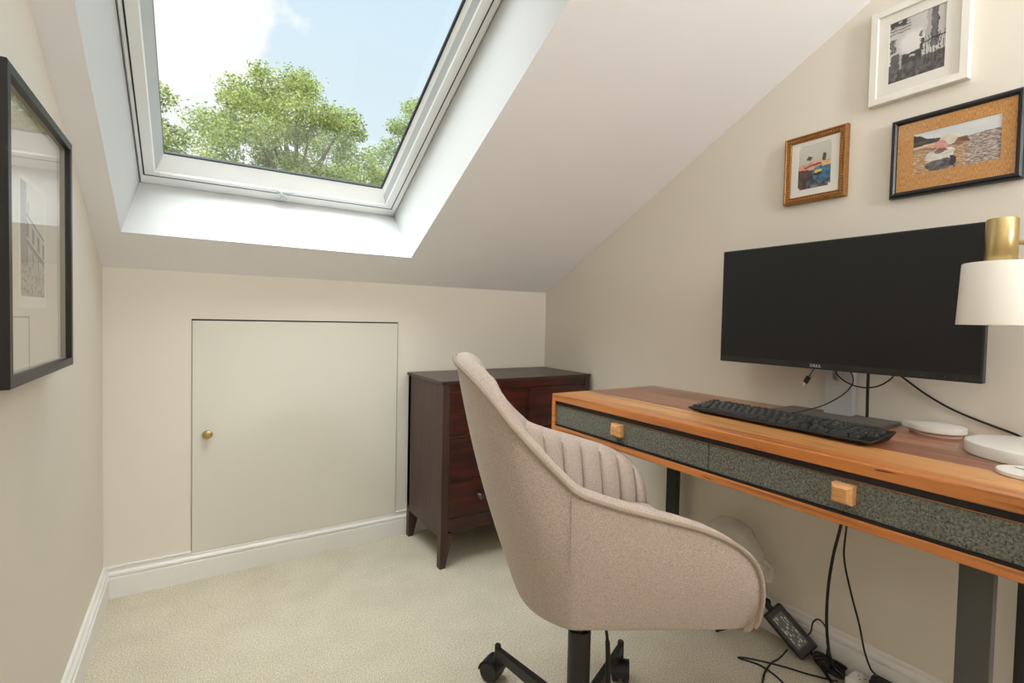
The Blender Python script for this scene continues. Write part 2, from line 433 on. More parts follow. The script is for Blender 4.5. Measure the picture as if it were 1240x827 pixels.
bm = B(); box(bm, L - .15, R + .15, YB - .15, D + .15, -.12, 0)
setp(obj('floor', bm, CARPET), 'pale beige cut-pile carpet floor', kind='structure')
HX0, HX1, HZ1 = -0.0156, 0.7498, 0.949
bm = B(); box(bm, L - .15, R + .15, D, D + .15, 0, K + .05)
setp(obj('wall_back', bm, WALL), 'low cream knee wall under the sloping ceiling', kind='structure')
yf = D - (ZC - K) / math.tan(ANG)
for nm, x, lab in (('wall_left', L, 'cream wall at left with a framed etching'), ('wall_right', R, 'cream wall behind the desk with three pictures')):
    bm = B()
    prism(bm, [(x, D, 0), (x, YB, 0), (x, YB, ZC + .05), (x, yf, ZC + .05), (x, D, K + .05)], (-.15 if x < 0 else .15, 0, 0))
    setp(obj(nm, bm, WALL), lab, kind='structure')
bm = B(); box(bm, L - .15, R + .15, YB - .15, YB, 0, ZC + .05)
setp(obj('wall_front', bm, WALL), 'cream wall behind the viewer', kind='structure')

# sloping ceiling: one solid slab with the splayed roof window shaft cut through it, plus the flat part
OX0, OX1, OS0, OS1 = -0.199, 0.7365, 0.2155, 1.72
IX0, IX1, IS0, IS1 = -0.166, 0.726, 0.126, 1.60
NT = 0.285
bm = B()
X0, X1, S0, S1 = L - .15, R + .15, -.35, (ZC - K) / math.sin(ANG) + .2
def ring(x0, x1, s0, s1, n): return [bm.verts.new(SL(x, s, n)) for x, s in ((x0, s0), (x1, s0), (x1, s1), (x0, s1))]
a = ring(X0, X1, S0, S1, 0); b_ = ring(OX0, OX1, OS0, OS1, 0); c_ = ring(IX0, IX1, IS0, IS1, NT); d_ = ring(X0, X1, S0, S1, NT)
for k in range(4):
    k2 = (k + 1) % 4
    bm.faces.new((a[k], a[k2], b_[k2], b_[k]))
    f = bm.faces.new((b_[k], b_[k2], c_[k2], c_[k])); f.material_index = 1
    bm.faces.new((c_[k], c_[k2], d_[k2], d_[k]))
    bm.faces.new((d_[k], d_[k2], a[k2], a[k]))
box(bm, L - .15, R + .15, YB - .15, yf + .02, ZC, ZC + .2)
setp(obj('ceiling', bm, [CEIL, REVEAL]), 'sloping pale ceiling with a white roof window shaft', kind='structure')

# baseboards: moulded profile swept along each wall
def skirting(name, p0, p1, nrm, h, label, top=True):
    prof = [(0, 0), (.0176, 0), (.0176, h * .69), (.0165, h * .705), (.0105, h * .71), (.0105, h * .735), (.0145, h * .75), (.0150, h * .79), (.0135, h * .84), (.0095, h * .875), (.0075, h * .90), (.0085, h * .93), (.0075, h * .975), (.0045, h), (0, h)]
    bm = B(); n = Vector(nrm); A = Vector(p0); Bv = Vector(p1)
    prism(bm, [A + n * o + Vector((0, 0, z)) for o, z in prof], Bv - A)
    return setp(obj(name, bm, TRIM), label, kind='structure')
BH = 0.1071
skirting('baseboard_left', (L, D, 0), (L, YB, 0), (1, 0, 0), BH, 'white moulded baseboard along the left wall')
skirting('baseboard_right', (R, D, 0), (R, YB, 0), (-1, 0, 0), BH, 'white moulded baseboard behind the desk')
skirting('baseboard_back', (L, D, 0), (R, D, 0), (0, -1, 0), BH * .925, 'white moulded baseboard under the hatch')
bm = B()
for xa, xb in ((L, HX0 - .001), (HX1 + .002, R)):
    box(bm, xa, xb, D - .0105, D, BH * .925, BH, .002)
setp(obj('trim_1', bm, TRIM), 'white top bead of the baseboard either side of the hatch', kind='structure')

# eaves hatch door: dark sheet coloured as the shaded gap, painted panel, brass knob
door = empty('door_1', (HX0, D, 0), label='flush cream eaves hatch with a small brass knob', kind='structure')
w, zb, zt = HX1 - HX0, .100, HZ1
bm = B(); box(bm, -.0016, w + .003, -.0010, 0, zb, zt + .0055)
obj('hatch_gap', bm, GAP, door)
bm = B(); box(bm, 0, w, -.0075, -.001, zb, zt, .0012)
obj('hatch_panel', bm, HATCH, door)
bm = B(); lathe(bm, [(0, 0), (.011, 0), (.011, .002), (.006, .004), (.006, .014), (.0155, .017), (.0165, .021), (.015, .025), (.012, .0262), (0, .0266)], n=28,
                M=Matrix.Translation((.0318 - HX0, -.0075, .5335)) @ Matrix.Rotation(PI / 2, 4, 'X'))
setp(obj('hatch_knob', bm, BRASS, door, smooth=True), 'round brass knob')

# ------------------------------------------------------------------ roof window
win = empty('window_1', (0, 0, 0), label='white pivoting roof window in the sloping ceiling', kind='structure')
def frame_ring(bm, ro, ri, no, ni, mi=0):
    A = [bm.verts.new(SL(x, s, no)) for x, s in ((ro[0], ro[2]), (ro[1], ro[2]), (ro[1], ro[3]), (ro[0], ro[3]))]
    Bq = [bm.verts.new(SL(x, s, ni)) for x, s in ((ri[0], ri[2]), (ri[1], ri[2]), (ri[1], ri[3]), (ri[0], ri[3]))]
    for k in range(4):
        f = bm.faces.new((A[k], A[(k + 1) % 4], Bq[(k + 1) % 4], Bq[k])); f.material_index = mi
def inset(r, d): return (r[0] + d, r[1] - d, r[2] + d, r[3] - d)
RO = (IX0 + .0005, IX1 - .0005, IS0 + .0005, IS1 - .0005)
RD = (-.1535, .7005, .1815, 1.53)           # gap between fixed frame and sash
bm = B()
frame_ring(bm, RO, (RO[0] + .004, RO[1] - .004, RO[2] + .012, RO[3] - .01), .268, .262)
frame_ring(bm, (RO[0] + .004, RO[1] - .004, RO[2] + .012, RO[3] - .01), RD, .262, .262)
frame_ring(bm, RD, RD, .262, .33)
frame_ring(bm, RD, inset(RO, -.08), .33, .33); frame_ring(bm, inset(RO, -.08), inset(RO, -.08), .33, .28)
obj('window_frame', bm, WINFRAME, win)
bm = B(); frame_ring(bm, inset(RD, -.0008), inset(RD, .0034), .2600, .2600)
obj('frame_seal', bm, GASKET, win)
R1 = inset(RD, .0028); R2 = inset(RD, .031)
R2 = (RD[0] + .031, RD[1] - .031, RD[2] + .022, RD[3] - .03)
RG = (-.0925, .6395, .2620, 1.47)
bm = B()
frame_ring(bm, R1, R1, .30, .2605); frame_ring(bm, R1, R2, .2605, .2585)
frame_ring(bm, R2, (R2[0] + .003, R2[1] - .003, R2[2] + .004, R2[3] - .003), .2585, .264)
# bottom bead is white, side beads read grey on the real window
r2b = (R2[0] + .003, R2[1] - .003, R2[2] + .004, R2[3] - .003)
A = [bm.verts.new(SL(x, s, .264)) for x, s in ((r2b[0], r2b[2]), (r2b[1], r2b[2]), (r2b[1], r2b[3]), (r2b[0], r2b[3]))]
Q = [bm.verts.new(SL(x, s, .296)) for x, s in ((RG[0] - .003, RG[2] - .003), (RG[1] + .003, RG[2] - .003), (RG[1] + .003, RG[3]), (RG[0] - .003, RG[3]))]
for k in range(4):
    k2 = (k + 1) % 4
    m0 = A[k].co.lerp(Q[k].co, .55); m1 = A[k2].co.lerp(Q[k2].co, .55)
    v0, v1 = bm.verts.new(m0), bm.verts.new(m1)
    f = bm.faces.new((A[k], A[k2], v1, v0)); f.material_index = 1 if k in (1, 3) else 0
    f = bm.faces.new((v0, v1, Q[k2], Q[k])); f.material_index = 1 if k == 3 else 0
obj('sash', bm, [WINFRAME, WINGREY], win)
RGa = (RG[0] - .003, RG[1] + .0035, RG[2] - .0035, RG[3]); RGb = (RG[0] - .0022, RG[1] - .003, RG[2] + .0025, RG[3] - .003)
bm = B(); frame_ring(bm, RGa, RGb, .2955, .2965); frame_ring(bm, RGb, RGb, .2965, .305)
obj('glazing_gasket', bm, GASKET, win)
bm = B()
vs = [bm.verts.new(SL(x, s, .30)) for x, s in ((RG[0] - .02, RG[2] - .02), (RG[1] + .02, RG[2] - .02), (RG[1] + .02, RG[3] + .02), (RG[0] - .02, RG[3] + .02))]
bm.faces.new(vs)
obj('glass_pane', bm, PANE, win)
# latch along the lower rail: a slim bar and the turning catch
MW = Matrix(((1, 0, 0, 0), (0, ES.y, EN.y, EO.y), (0, ES.z, EN.z, EO.z), (0, 0, 0, 1)))
bm = B(); box(bm, -.11, .165, .1960, .2080, .2545, .262, .002, M=MW)
obj('vent_flap', bm, WINFRAME, win)
bm = B()
box(bm, .255, .312, .194, .207, .249, .262, .003, M=MW)
lathe(bm, [(0, -.006), (.011, -.006), (.013, -.003), (.013, .006), (.010, .009), (0, .0095)], n=24, M=MW @ Matrix.Translation((.279, .184, .243)))
tube(bm, [MW @ Vector(q) for q in ((.262, .203, .246), (.270, .198, .2435), (.279, .184, .2425), (.286, .176, .244))], lambda t: .0075 - .002 * t, n=10)
setp(obj('latch', bm, WINGREY, win, smooth=True), 'grey turning latch')

# ------------------------------------------------------------------ desk
DX, DY1, DY0, DZ1, DZ0 = 1.0459, 1.3859, 0.132, 0.7233, 0.5958
DXB = R - .003
desk = empty('desk', (DX, DY0, 0), label='long acacia wood desk with two grey stone-fronted drawers and metal legs', cat='desk')
ln = DY1 - DY0; dp = DXB - DX
bm = B(); box(bm, 0, dp, 0, ln, DZ1 - .024, DZ1, .0022)
obj('desk_top', bm, DESKWOOD, desk)
bm = B(); box(bm, 0, dp, 0, ln, DZ0, DZ0 + .018, .0018)
obj('bottom_board', bm, DESKWOOD, desk)
for y in (0, ln - .018):
    bm = B(); box(bm, 0.0004, dp, y, y + .018, DZ0 + .018, DZ1 - .024, .001)
    obj('side_board', bm, DESKWOOD, desk)
bm = B(); box(bm, .051, dp - .004, .018, ln - .018, DZ0 + .018, DZ1 - .024)
obj('carcass_liner', bm, DRAWERIN, desk)
bm = B(); box(bm, .0045, .051, .018, ln - .018, DZ1 - .0372, DZ1 - .0238)
obj('shadow_gap_strip', bm, DRAWERIN, desk)  # solid black strips fill the gaps, their colour stands in for shade
bm = B(); box(bm, .0045, .051, .018, ln - .018, DZ0 + .0178, DZ0 + .0233)
obj('shadow_gap_strip', bm, DRAWERIN, desk)
ymid = ln / 2
for (y0, y1) in ((.0205, ymid - .0012), (ymid + .0012, ln - .0205)):
    bm2 = B(); box(bm2, .008, .05, y0, y1, DZ0 + .0235, DZ1 - .0405, .0012)
    dr = obj('drawer', bm2, STONE, desk)
    bm2 = B(); box(bm2, .0085, .049, y0, y1, DZ1 - .0404, DZ1 - .0375, .0006)
    obj('drawer_rail', bm2, DESKWOOD, dr)
    yc = (y0 + y1) / 2; zc = (DZ0 + DZ1) / 2 - .004 + .002
    bm2 = B(); h = .0185
    base = [(.008, yc + s * h, zc + t * h) for s, t in ((-1, -1), (1, -1), (1, 1), (-1, 1))]
    sh = [(-.008, yc + s * h, zc + t * h) for s, t in ((-1, -1), (1, -1), (1, 1), (-1, 1))]
    tp = [(-.017, yc + s * h * .66, zc + t * h * .66) for s, t in ((-1, -1), (1, -1), (1, 1), (-1, 1))]
    rs = [[bm2.verts.new(q) for q in ring_] for ring_ in (base, sh, tp)]
    for a1, b1 in zip(rs[:-1], rs[1:]):
        for k in range(4): bm2.faces.new((a1[k], a1[(k + 1) % 4], b1[(k + 1) % 4], b1[k]))
    bm2.faces.new(rs[2]); bm2.faces.new(rs[0][::-1])
    setp(obj('knob', bm2, KNOBWOOD, dr), 'square bevelled pale wooden knob')
for (lx, ly) in ((1.098, .251), (1.098, 1.205), (1.488, .258), (1.488, 1.205)):
    bm = B(); box(bm, lx - DX, lx - DX + .024, ly - DY0, ly - DY0 + .0445, 0.0, DZ0 - .004, .0015)
    obj('leg', bm, LEGLIT if (lx < 1.2) else METALBLK, desk)  # front legs coloured greyer for the light falling on them
for ly in (.256, 1.21):
    bm = B(); box(bm, 1.098 - DX, 1.512 - DX, ly - DY0, ly - DY0 + .035, DZ0 - .006, DZ0, .001)
    obj('leg_bracket', bm, METALBLK, desk)

# ------------------------------------------------------------------ chest of drawers
CX0, CX1, CY0, CY1, CZ = .7985, R - .0215, 1.7500, D - .021, .7345
chest = empty('chest_of_drawers', (CX0, CY0, 0), label='dark espresso wooden chest of drawers in the corner behind the chair', cat='chest of drawers')
cw, cdp = CX1 - CX0, CY1 - CY0
bm = B(); box(bm, -.0075, cw + .0005, -.005, cdp, CZ - .0125, CZ, .0018)
obj('chest_top', bm, CHESTTOP, chest)
for x in (0, cw - .018):
    bm = B(); box(bm, x, x + .018, .03, cdp - .002, .118, CZ - .0125, .001)
    obj('side_panel', bm, CHESTSIDE, chest)
bm = B(); box(bm, .018, cw - .018, cdp - .012, cdp - .004, .13, CZ - .0125); box(bm, .018, cw - .018, .03, cdp - .012, .13, .14)
obj('back_panel', bm, CHESTSIDE, chest)
# corner posts running down into tapered feet
def post(x, y, front, left):
    bm = B(); wv = .030; d = .03
    s = 1 if left else -1
    xo = x; xi = x + s * wv
    pr = [(xo, CZ - .0125), (xi, CZ - .0125), (xi, .135), (xi + s * .022, .128), (xo + s * .026 - (s * .006), 0.0), (xo - s * .002, 0.0), (xo, .14)]
    prism(bm, [(px, y, pz) for px, pz in pr], (0, d, 0))
    return obj('corner_post', bm, CHESTSIDE, chest)
post(0, 0, True, True); post(cw, 0, True, False); post(0, cdp - .03, False, True); post(cw, cdp - .03, False, False)
# front rails
fx0, fx1 = .030, cw - .030
bm = B()
box(bm, fx0, fx1, .002, .03, .690, CZ - .0125, .001)
for z in (.512, .3375): box(bm, fx0, fx1, .004, .03, z - .006, z + .006, .001)
box(bm, .384, .398, .0035, .03, .518, .690, .001)
obj('front_frame', bm, CHESTFRONT, chest)
bm = B()
ap = [(fx0, .190), (fx0, .150), (fx0 + .03, .128)] + [(fx0 + .03 + (fx1 - fx0 - .06) * t / 12, .128 + .012 * math.sin(PI * t / 12)) for t in range(1, 12)] + [(fx1 - .03, .128), (fx1, .150), (fx1, .190)]
prism(bm, [(x, .003, z) for x, z in ap], (0, .027, 0))
obj('apron', bm, CHESTFRONT, chest)
def drawer(x0, x1, z0, z1, knobs):
    bm = B(); box(bm, x0, x1, .001, .03, z0, z1, .0022)
    d = obj('drawer', bm, CHESTFRONT, chest)
    for kx in knobs:
        bm = B(); lathe(bm, [(0, 0), (.008, 0), (.005, .004), (.005, .012), (.011, .015), (.0135, .021), (.011, .027), (.005, .0295), (0, .03)], n=20,
                        M=Matrix.Translation((kx, .001, (z0 + z1) / 2 + .006)) @ Matrix.Rotation(PI / 2, 4, 'X'))
        setp(obj('drawer_knob', bm, PEWTER, d, smooth=True), 'small round pewter knob')
g = .0015
drawer(fx0 + g, .384 - g, .518 + g, .690 - g, [.207]); drawer(.398 + g, fx1 - g, .518 + g, .690 - g, [.55])
drawer(fx0 + g, fx1 - g, .3435 + g, .506 - g, [.164, cw - .164]); drawer(fx0 + g, fx1 - g, .190 + g, .3315 - g, [.164, cw - .164])

# ------------------------------------------------------------------ upholstered swivel chair
CH = empty('office_chair', (.727, .84, 0), math.radians(-25), label='oatmeal upholstered swivel tub chair with ribbed lining, pulled up to the desk', cat='chair')
rim_h = [(-.288, 0, .889), (-.287, .08, .889), (-.281, .14, .886), (-.270, .185, .879), (-.253, .223, .864), (-.228, .249, .836), (-.197, .266, .798), (-.156, .276, .755),
         (-.115, .281, .714), (-.088, .285, .692), (-.034, .287, .672), (.022, .288, .656), (.078, .288, .641), (.128, .287, .626), (.178, .285, .604), (.208, .283, .584),
         (.232, .281, .557), (.244, .279, .524), (.248, .274, .488), (.246, .267, .452), (.240, .259, .428)]
bot_h = [(-.166, 0), (-.165, .07), (-.161, .12), (-.153, .155), (-.141, .184), (-.124, .208), (-.107, .225), (-.092, .236),
         (-.082, .242), (-.064, .244), (-.020, .246), (.026, .247), (.080, .247), (.130, .247), (.178, .247), (.206, .246),
         (.222, .246), (.230, .246), (.236, .247), (.236, .248), (.234, .249)]
def mirror(h):
    return [Vector((p[0], -p[1]) + tuple(p[2:])) for p in h[::-1]] + [Vector(p) for p in h[1:]]
rimC = catmull(mirror(rim_h), 8)
botC = catmull([Vector((p[0], p[1], .43 - .013 * max(0, min(1, (p[0] + .05) / .26)))) for p in mirror([q + (0,) for q in bot_h])], 8)
# resample both evenly along rim length
def resample_pair(A, Bc, n):
    acc = [0]
    for p, q in zip(A[:-1], A[1:]): acc.append(acc[-1] + (q - p).length)
    T = acc[-1]; oa, ob = [], []; j = 0
    for i in range(n + 1):
        s = T * i / n
        while j < len(acc) - 2 and acc[j + 1] < s: j += 1
        t = (s - acc[j]) / max(1e-9, acc[j + 1] - acc[j])
        oa.append(A[j].lerp(A[j + 1], t)); ob.append(Bc[j].lerp(Bc[j + 1], t))
    return oa, ob, T
NR = 560
rim, bot, TL = resample_pair(rimC, botC, NR)
def plan_in(i, C_):
    """inward horizontal normal of the plan curve"""
    a = C_[max(0, i - 3)]; c = C_[min(NR, i + 3)]
    t = Vector((c.x - a.x, c.y - a.y, 0))
    if t.length < 1e-5: return None
    n = Vector((-t.y, t.x, 0)).normalized()
    return n
inw = []
for i in range(NR + 1):
    n = plan_in(i, rim)
    # the front ends run downwards: keep the sideways direction there
    k = rim[i]
    tip = max(0.0, min(1.0, (k.x - .20) / .04))
    side = Vector((0, -1 if k.y > 0 else 1, 0))
    if n is None: n = side
    if n.dot(Vector((.05 - k.x, -k.y, 0))) < 0 and k.x < .2: n = -n
    if k.x >= .2 and n.dot(side) < 0: n = -n
    inw.append((n * (1 - tip) + side * tip).normalized())
cenv = Vector((0.0, 0, 0))
for i in range(NR + 1):
    if inw[i].dot(Vector((.05, 0, 0)) - Vector((rim[i].x, rim[i].y, 0))) < 0: inw[i] = -inw[i]
# outer shell
bm = B(); rows = []
V = 18
for v in range(V + 1):
    t = v / V; row = []
    for i in range(NR + 1):
        p = rim[i].lerp(bot[i] + Vector((0, 0, .016 if rim[i].z > .47 else min(.016, max(.001, (rim[i].z - .415) * .3)))), t)
        span = max(0, rim[i].z - .446)
        p -= inw[i] * (.011 * math.sin(PI * t) * min(1, span / .12))
        row.append(bm.verts.new(p))
    rows.append(row)
for k, (dz, din) in enumerate(((.007, .004), (.001, .014), (-.002, .034), (-.003, .06))):
    rows.append([bm.verts.new(bot[i] + Vector((0, 0, dz)) + inw[i] * din) for i in range(NR + 1)])
for a1, b1 in zip(rows[:-1], rows[1:]):
    for i in range(NR): bm.faces.new((a1[i], a1[i + 1], b1[i + 1], b1[i]))
lastr = rows[-1]
for i in range(NR // 2): bm.faces.new((lastr[i], lastr[i + 1], lastr[NR - i - 1], lastr[NR - i])) if i + 1 < NR - i - 1 else None
obj('outer_shell', bm, FABRIC, CH, smooth=True)
# rim roll and ribbed lining
TH = .046
bm = B(); rows = []
def rim_out(i):
    t = (rim[min(NR, i + 2)] - rim[max(0, i - 2)]).normalized()
    o = t.cross(inw[i]); o = o.normalized()
    ref = Vector((.6 if rim[i].x > .2 else 0, 0, 1))
    return o if o.dot(ref) > 0 else -o
arc = [TL * i / NR for i in range(NR + 1)]
RIB = TL / 35.0
def endfade(i): return min(1.0, max(0, min(i, NR - i) - 10) / 18.0)
ro = [rim_out(i) for i in range(NR + 1)]
rollfade = lambda i: max(0.0, min(1.0, (min(i, NR - i) - 6) / 95.0))
inner = [rim[i] + inw[i] * TH - ro[i] * .004 * rollfade(i) for i in range(NR + 1)]
for j in range(9):
    t = j / 8
    row = []
    for i in range(NR + 1):
        p = rim[i].lerp(inner[i], t) + ro[i] * (.0115 * rollfade(i) * math.sin(PI * min(1, t * 1.0)) ** .75)
        rb = 1 - abs(math.sin(PI * arc[i] / RIB)) ** .5
        p -= ro[i] * (.0085 * rb * max(0, min(1, (t - .5) * 1.6)) * endfade(i))
        row.append(bm.verts.new(p))
    rows.append(row)
VI = 14
for v in range(1, VI + 1):
    t = v / VI; row = []
    for i in range(NR + 1):
        zb_ = min(.475, max(.420, inner[i].z - .012))
        c = bot[i] + inw[i] * .045
        dst = Vector((max(c.x, -.115 if abs(c.y) < .15 else c.x), c.y, zb_))
        p = inner[i].lerp(dst, t)
        rb = abs(math.sin(PI * arc[i] / RIB)) ** .5
        amp = .014 * min(1, t * 9 + .15) * endfade(i)
        p += inw[i] * (amp * (rb - .6) + .012 * math.sin(PI * t))
        row.append(bm.verts.new(p))
    rows.append(row)
for a1, b1 in zip(rows[:-1], rows[1:]):
    for i in range(NR): bm.faces.new((a1[i], a1[i + 1], b1[i + 1], b1[i]))
for e in (0, NR):   # close the arm fronts
    vs = [r[e] for r in rows]
    try: bm.faces.new(vs)
    except Exception: pass
setp(obj('ribbed_lining', bm, FABRIC, CH, smooth=True), 'padded lining stitched in vertical channels')
bm = B(); tube(bm, [rim[i] + ro[i] * .0012 - inw[i] * .0022 for i in range(4, NR - 3, 2)], .0042, n=8, smooth_path=False)
obj('piping', bm, PIPING, CH, smooth=True)
# stitched side seams (rows of short stitches running down each flank)
for sgn in (-1, 1):
    bm = B()
    cand = [i for i in range(NR + 1) if rim[i].y * sgn > 0 and rim[i].x < .1]
    i0 = min(cand, key=lambda i: abs(rim[i].x + .100))
    for k in range(17):
        pts = []
        for t in ((k + .15) / 30, (k + .8) / 30):
            p = rim[i0].lerp(bot[i0] + Vector((0, 0, .016)), t); p.x = rim[i0].x + (bot[i0].x - rim[i0].x) * t * .4
            p -= inw[i0] * (.0112 * math.sin(PI * t) + .0006); pts.append(p)
        tube(bm, pts, .0009, n=5, smooth_path=False)
    obj('stitched_seam', bm, PIPING, CH)
# seat cushion
bm = B()
ol = [(.240, -.16), (.252, 0), (.240, .16), (.226, .190), (.18, .203), (.08, .203), (-.03, .198), (-.085, .165), (-.112, .09), (-.118, 0), (-.112, -.09), (-.085, -.165), (-.03, -.198), (.08, -.203), (.18, -.203), (.226, -.190)]
olc = catmull([Vector((x, y, 0)) for x, y in ol + ol[:1]], 5)[:-1]
rows = []
for z, sc in ((.418, .0), (.418, .86), (.422, .95), (.435, .99), (.46, 1.0), (.485, .99), (.497, .955), (.503, .88), (.505, .5), (.505, 0)):
    if sc == 0: rows.append([bm.verts.new((.085, 0, z))])
    else: rows.append([bm.verts.new((.085 + (p.x - .085) * sc, p.y * sc, z)) for p in olc])
m_ = len(olc)
for a1, b1 in zip(rows[:-1], rows[1:]):
    for k in range(m_):
        k2 = (k + 1) % m_
        if len(a1) == 1: bm.faces.new((a1[0], b1[k], b1[k2]))
        elif len(b1) == 1: bm.faces.new((a1[k], b1[0], a1[k2]))
        else: bm.faces.new((a1[k], b1[k], b1[k2], a1[k2]))
obj('seat_cushion', bm, FABRIC, CH, smooth=True)
bm = B(); box(bm, -.07, .11, -.075, .075, .398, .430, .006); box(bm, -.035, .05, -.035, .035, .375, .40, .005)
obj('tilt_plate', bm, METALBLK, CH)
bm = B(); lathe(bm, [(0, .26), (.0145, .26), (.0145, .385), (0, .385)], n=24)
setp(obj('gas_piston', bm, CHROME, CH, smooth=True), 'bare steel gas piston')
bm = B(); lathe(bm, [(0, .065), (.0255, .065), (.0255, .2835), (.0245, .2850), (.0195, .2850), (.0185, .28), (.0185, .262), (0, .262)], n=32)
obj('column_sleeve', bm, METALBLK, CH, smooth=True)
bm = B(); tube(bm, [(.03, .008, .395), (.045, .000, .36), (.062, -.006, .27), (.066, -.008, .20), (.068, -.009, .15)], lambda t: .0035 if t < .55 else .0055, n=10, sub=10)
setp(obj('tilt_lever', bm, METALBLK, CH, smooth=True), 'thin black control lever')
bm = B(); lathe(bm, [(0, .058), (.036, .058), (.040, .064), (.040, .098), (.034, .106), (.026, .108), (0, .108)], n=32)
obj('base_hub', bm, METALBLK, CH, smooth=True)
for k in range(5):
    a = math.radians(51.0 + 72 * k)
    RM = Matrix.Rotation(a, 4, 'Z')
    bm = B()
    pr = [(.03, .066), (.03, .098), (.284, .090), (.284, .066)]
    vs = prism(bm, [(x, -.010, z) for x, z in pr], (0, .020, 0))
    for v in vs:
        if v.co.x > .2: v.co.y *= .75
        v.co = RM @ v.co
    obj('base_leg', bm, METALBLK, CH)
    P = RM @ Vector((.288, 0, 0))
    bm = B(); lathe(bm, [(0, .050), (.0085, .050), (.0085, .098), (.007, .100), (0, .100)], c=(P.x, P.y, 0), n=18)
    # caster fork trails sideways from its stem
    sw = math.radians([200, 20, 250, 130, 300][k]) + a
    off = Vector((math.cos(sw), math.sin(sw), 0)) * .017
    cst = obj('caster', bm, METALBLK, CH, smooth=True)
    ax = Vector((-math.sin(sw), math.cos(sw), 0))
    RW = Matrix.Translation(Vector((P.x, P.y, 0)) + off + Vector((0, 0, .0275))) @ Matrix.Rotation(sw, 4, 'Z') @ Matrix.Rotation(PI / 2, 4, 'X')
    bm = B()
    for s in (-1, 1):
        z0, z1 = (.0055, .0225) if s > 0 else (-.0225, -.0055)
        lathe(bm, [(0, z0), (.025, z0), (.0275, z0 + .003), (.0275, z1 - .003), (.024, z1), (.014, z1 + .001 * s), (0, z1)], n=28, M=RW)
    obj('wheel', bm, BLACK, cst, smooth=True)
    bm = B()
    pts = [Vector((P.x, P.y, 0)) + off * (-.2 + .0 * q) for q in range(1)]
    # half-hood over the wheels
    n_ = 10
    h0 = []
    for s in (-.0235, .0235):
        h0.append([bm.verts.new(RW @ Vector((.0305 * math.cos(t * PI / n_), .0305 * math.sin(t * PI / n_), s))) for t in range(n_ + 1)])
    h1 = []
    for s in (-.0235, .0235):
        h1.append([bm.verts.new(RW @ Vector((.0285 * math.cos(t * PI / n_), .0285 * math.sin(t * PI / n_), s))) for t in range(n_ + 1)])
    for t in range(n_):
        bm.faces.new((h0[0][t], h0[0][t + 1], h0[1][t + 1], h0[1][t])); bm.faces.new((h1[0][t], h1[0][t + 1], h1[1][t + 1], h1[1][t]))
        for q in (0, 1): bm.faces.new((h0[q][t], h0[q][t + 1], h1[q][t + 1], h1[q][t]))
    for t in (0, n_): bm.faces.new((h0[0][t], h0[1][t], h1[1][t], h1[0][t]))
    obj('caster_hood', bm, BLACK, cst, smooth=True)

# ------------------------------------------------------------------ text helper
def text_bm(bm, s, size, Mx, mi=0, depth=.0004, rot=0.0):
    cu = bpy.data.curves.new('t', 'FONT'); cu.body = s; cu.size = size; cu.extrude = depth; cu.align_x = 'CENTER'; cu.align_y = 'CENTER'; cu.resolution_u = 2
    o = bpy.data.objects.new('t', cu); COL.objects.link(o)
    dg = bpy.context.evaluated_depsgraph_get(); dg.update()
    me = bpy.data.meshes.new_from_object(o.evaluated_get(dg))
    me.transform(Mx @ Matrix.Rotation(rot, 4, 'Z'))
    n0 = len(bm.faces); bm.from_mesh(me); bm.faces.ensure_lookup_table()
    for f in bm.faces[n0:]: f.material_index = mi
    bpy.data.objects.remove(o); bpy.data.curves.remove(cu); bpy.data.meshes.remove(me)

# ------------------------------------------------------------------ monitor (stands on the desk, parallel with the wall)
MX, MY0, MY1, MZ0, MZ1 = 1.4197, .3580, .9925, .8598, 1.2073
mon = empty('monitor', (1.50, .68, DZ1), label='large black widescreen monitor on a silver stand on the desk', cat='monitor')
def W(p, o): return Vector(p) - Vector(o.location)
O = mon.location
bm = B(); box(bm, MX - O.x, MX + .021 - O.x, MY0 - O.y, MY1 - O.y, MZ0 - O.z, MZ1 - O.z, .0025)
box(bm, MX + .021 - O.x, MX + .048 - O.x, MY0 + .10 - O.y, MY1 - .10 - O.y, MZ0 + .05 - O.z, MZ1 - .05 - O.z, .012)
obj('bezel', bm, BEZEL, mon)
bm = B(); box(bm, MX - .0006 - O.x, MX + .001 - O.x, MY0 + .004 - O.y, MY1 - .004 - O.y, MZ0 + .0175 - O.z, MZ1 - .004 - O.z, .0003)
setp(obj('screen', bm, SCREEN, mon), 'switched-off dark screen')
# maker's lettering, silver capitals with the tilted second letter
bm = B()
TX = Matrix(((0, 0, -1, 0), (-1, 0, 0, 0), (0, 1, 0, 0), (0, 0, 0, 1)))
for ch, dx, rt in (('D', -.0108, 0), ('E', -.0036, .5), ('L', .0038, 0), ('L', .0105, 0)):
    for bold in (-.0009, -.0003, .0003, .0009):
        text_bm(bm, ch, .0118, Matrix.Translation((MX - .0006 - O.x, .6985 - dx - bold - O.y, MZ0 + .0088 - O.z)) @ TX, depth=.0003, rot=rt)
obj('logo', bm, LOGO, mon, recalc=False)
bm = B()
for k in range(5):
    y = MY0 + .022 + k * .021
    box(bm, MX - .0003 - O.x, MX + .001 - O.x, y - .0012 - O.y, y + .0012 - O.y, MZ0 + .0075 - O.z, MZ0 + .0090 - O.z)
obj('control_mark', bm, BASEGREY, mon)
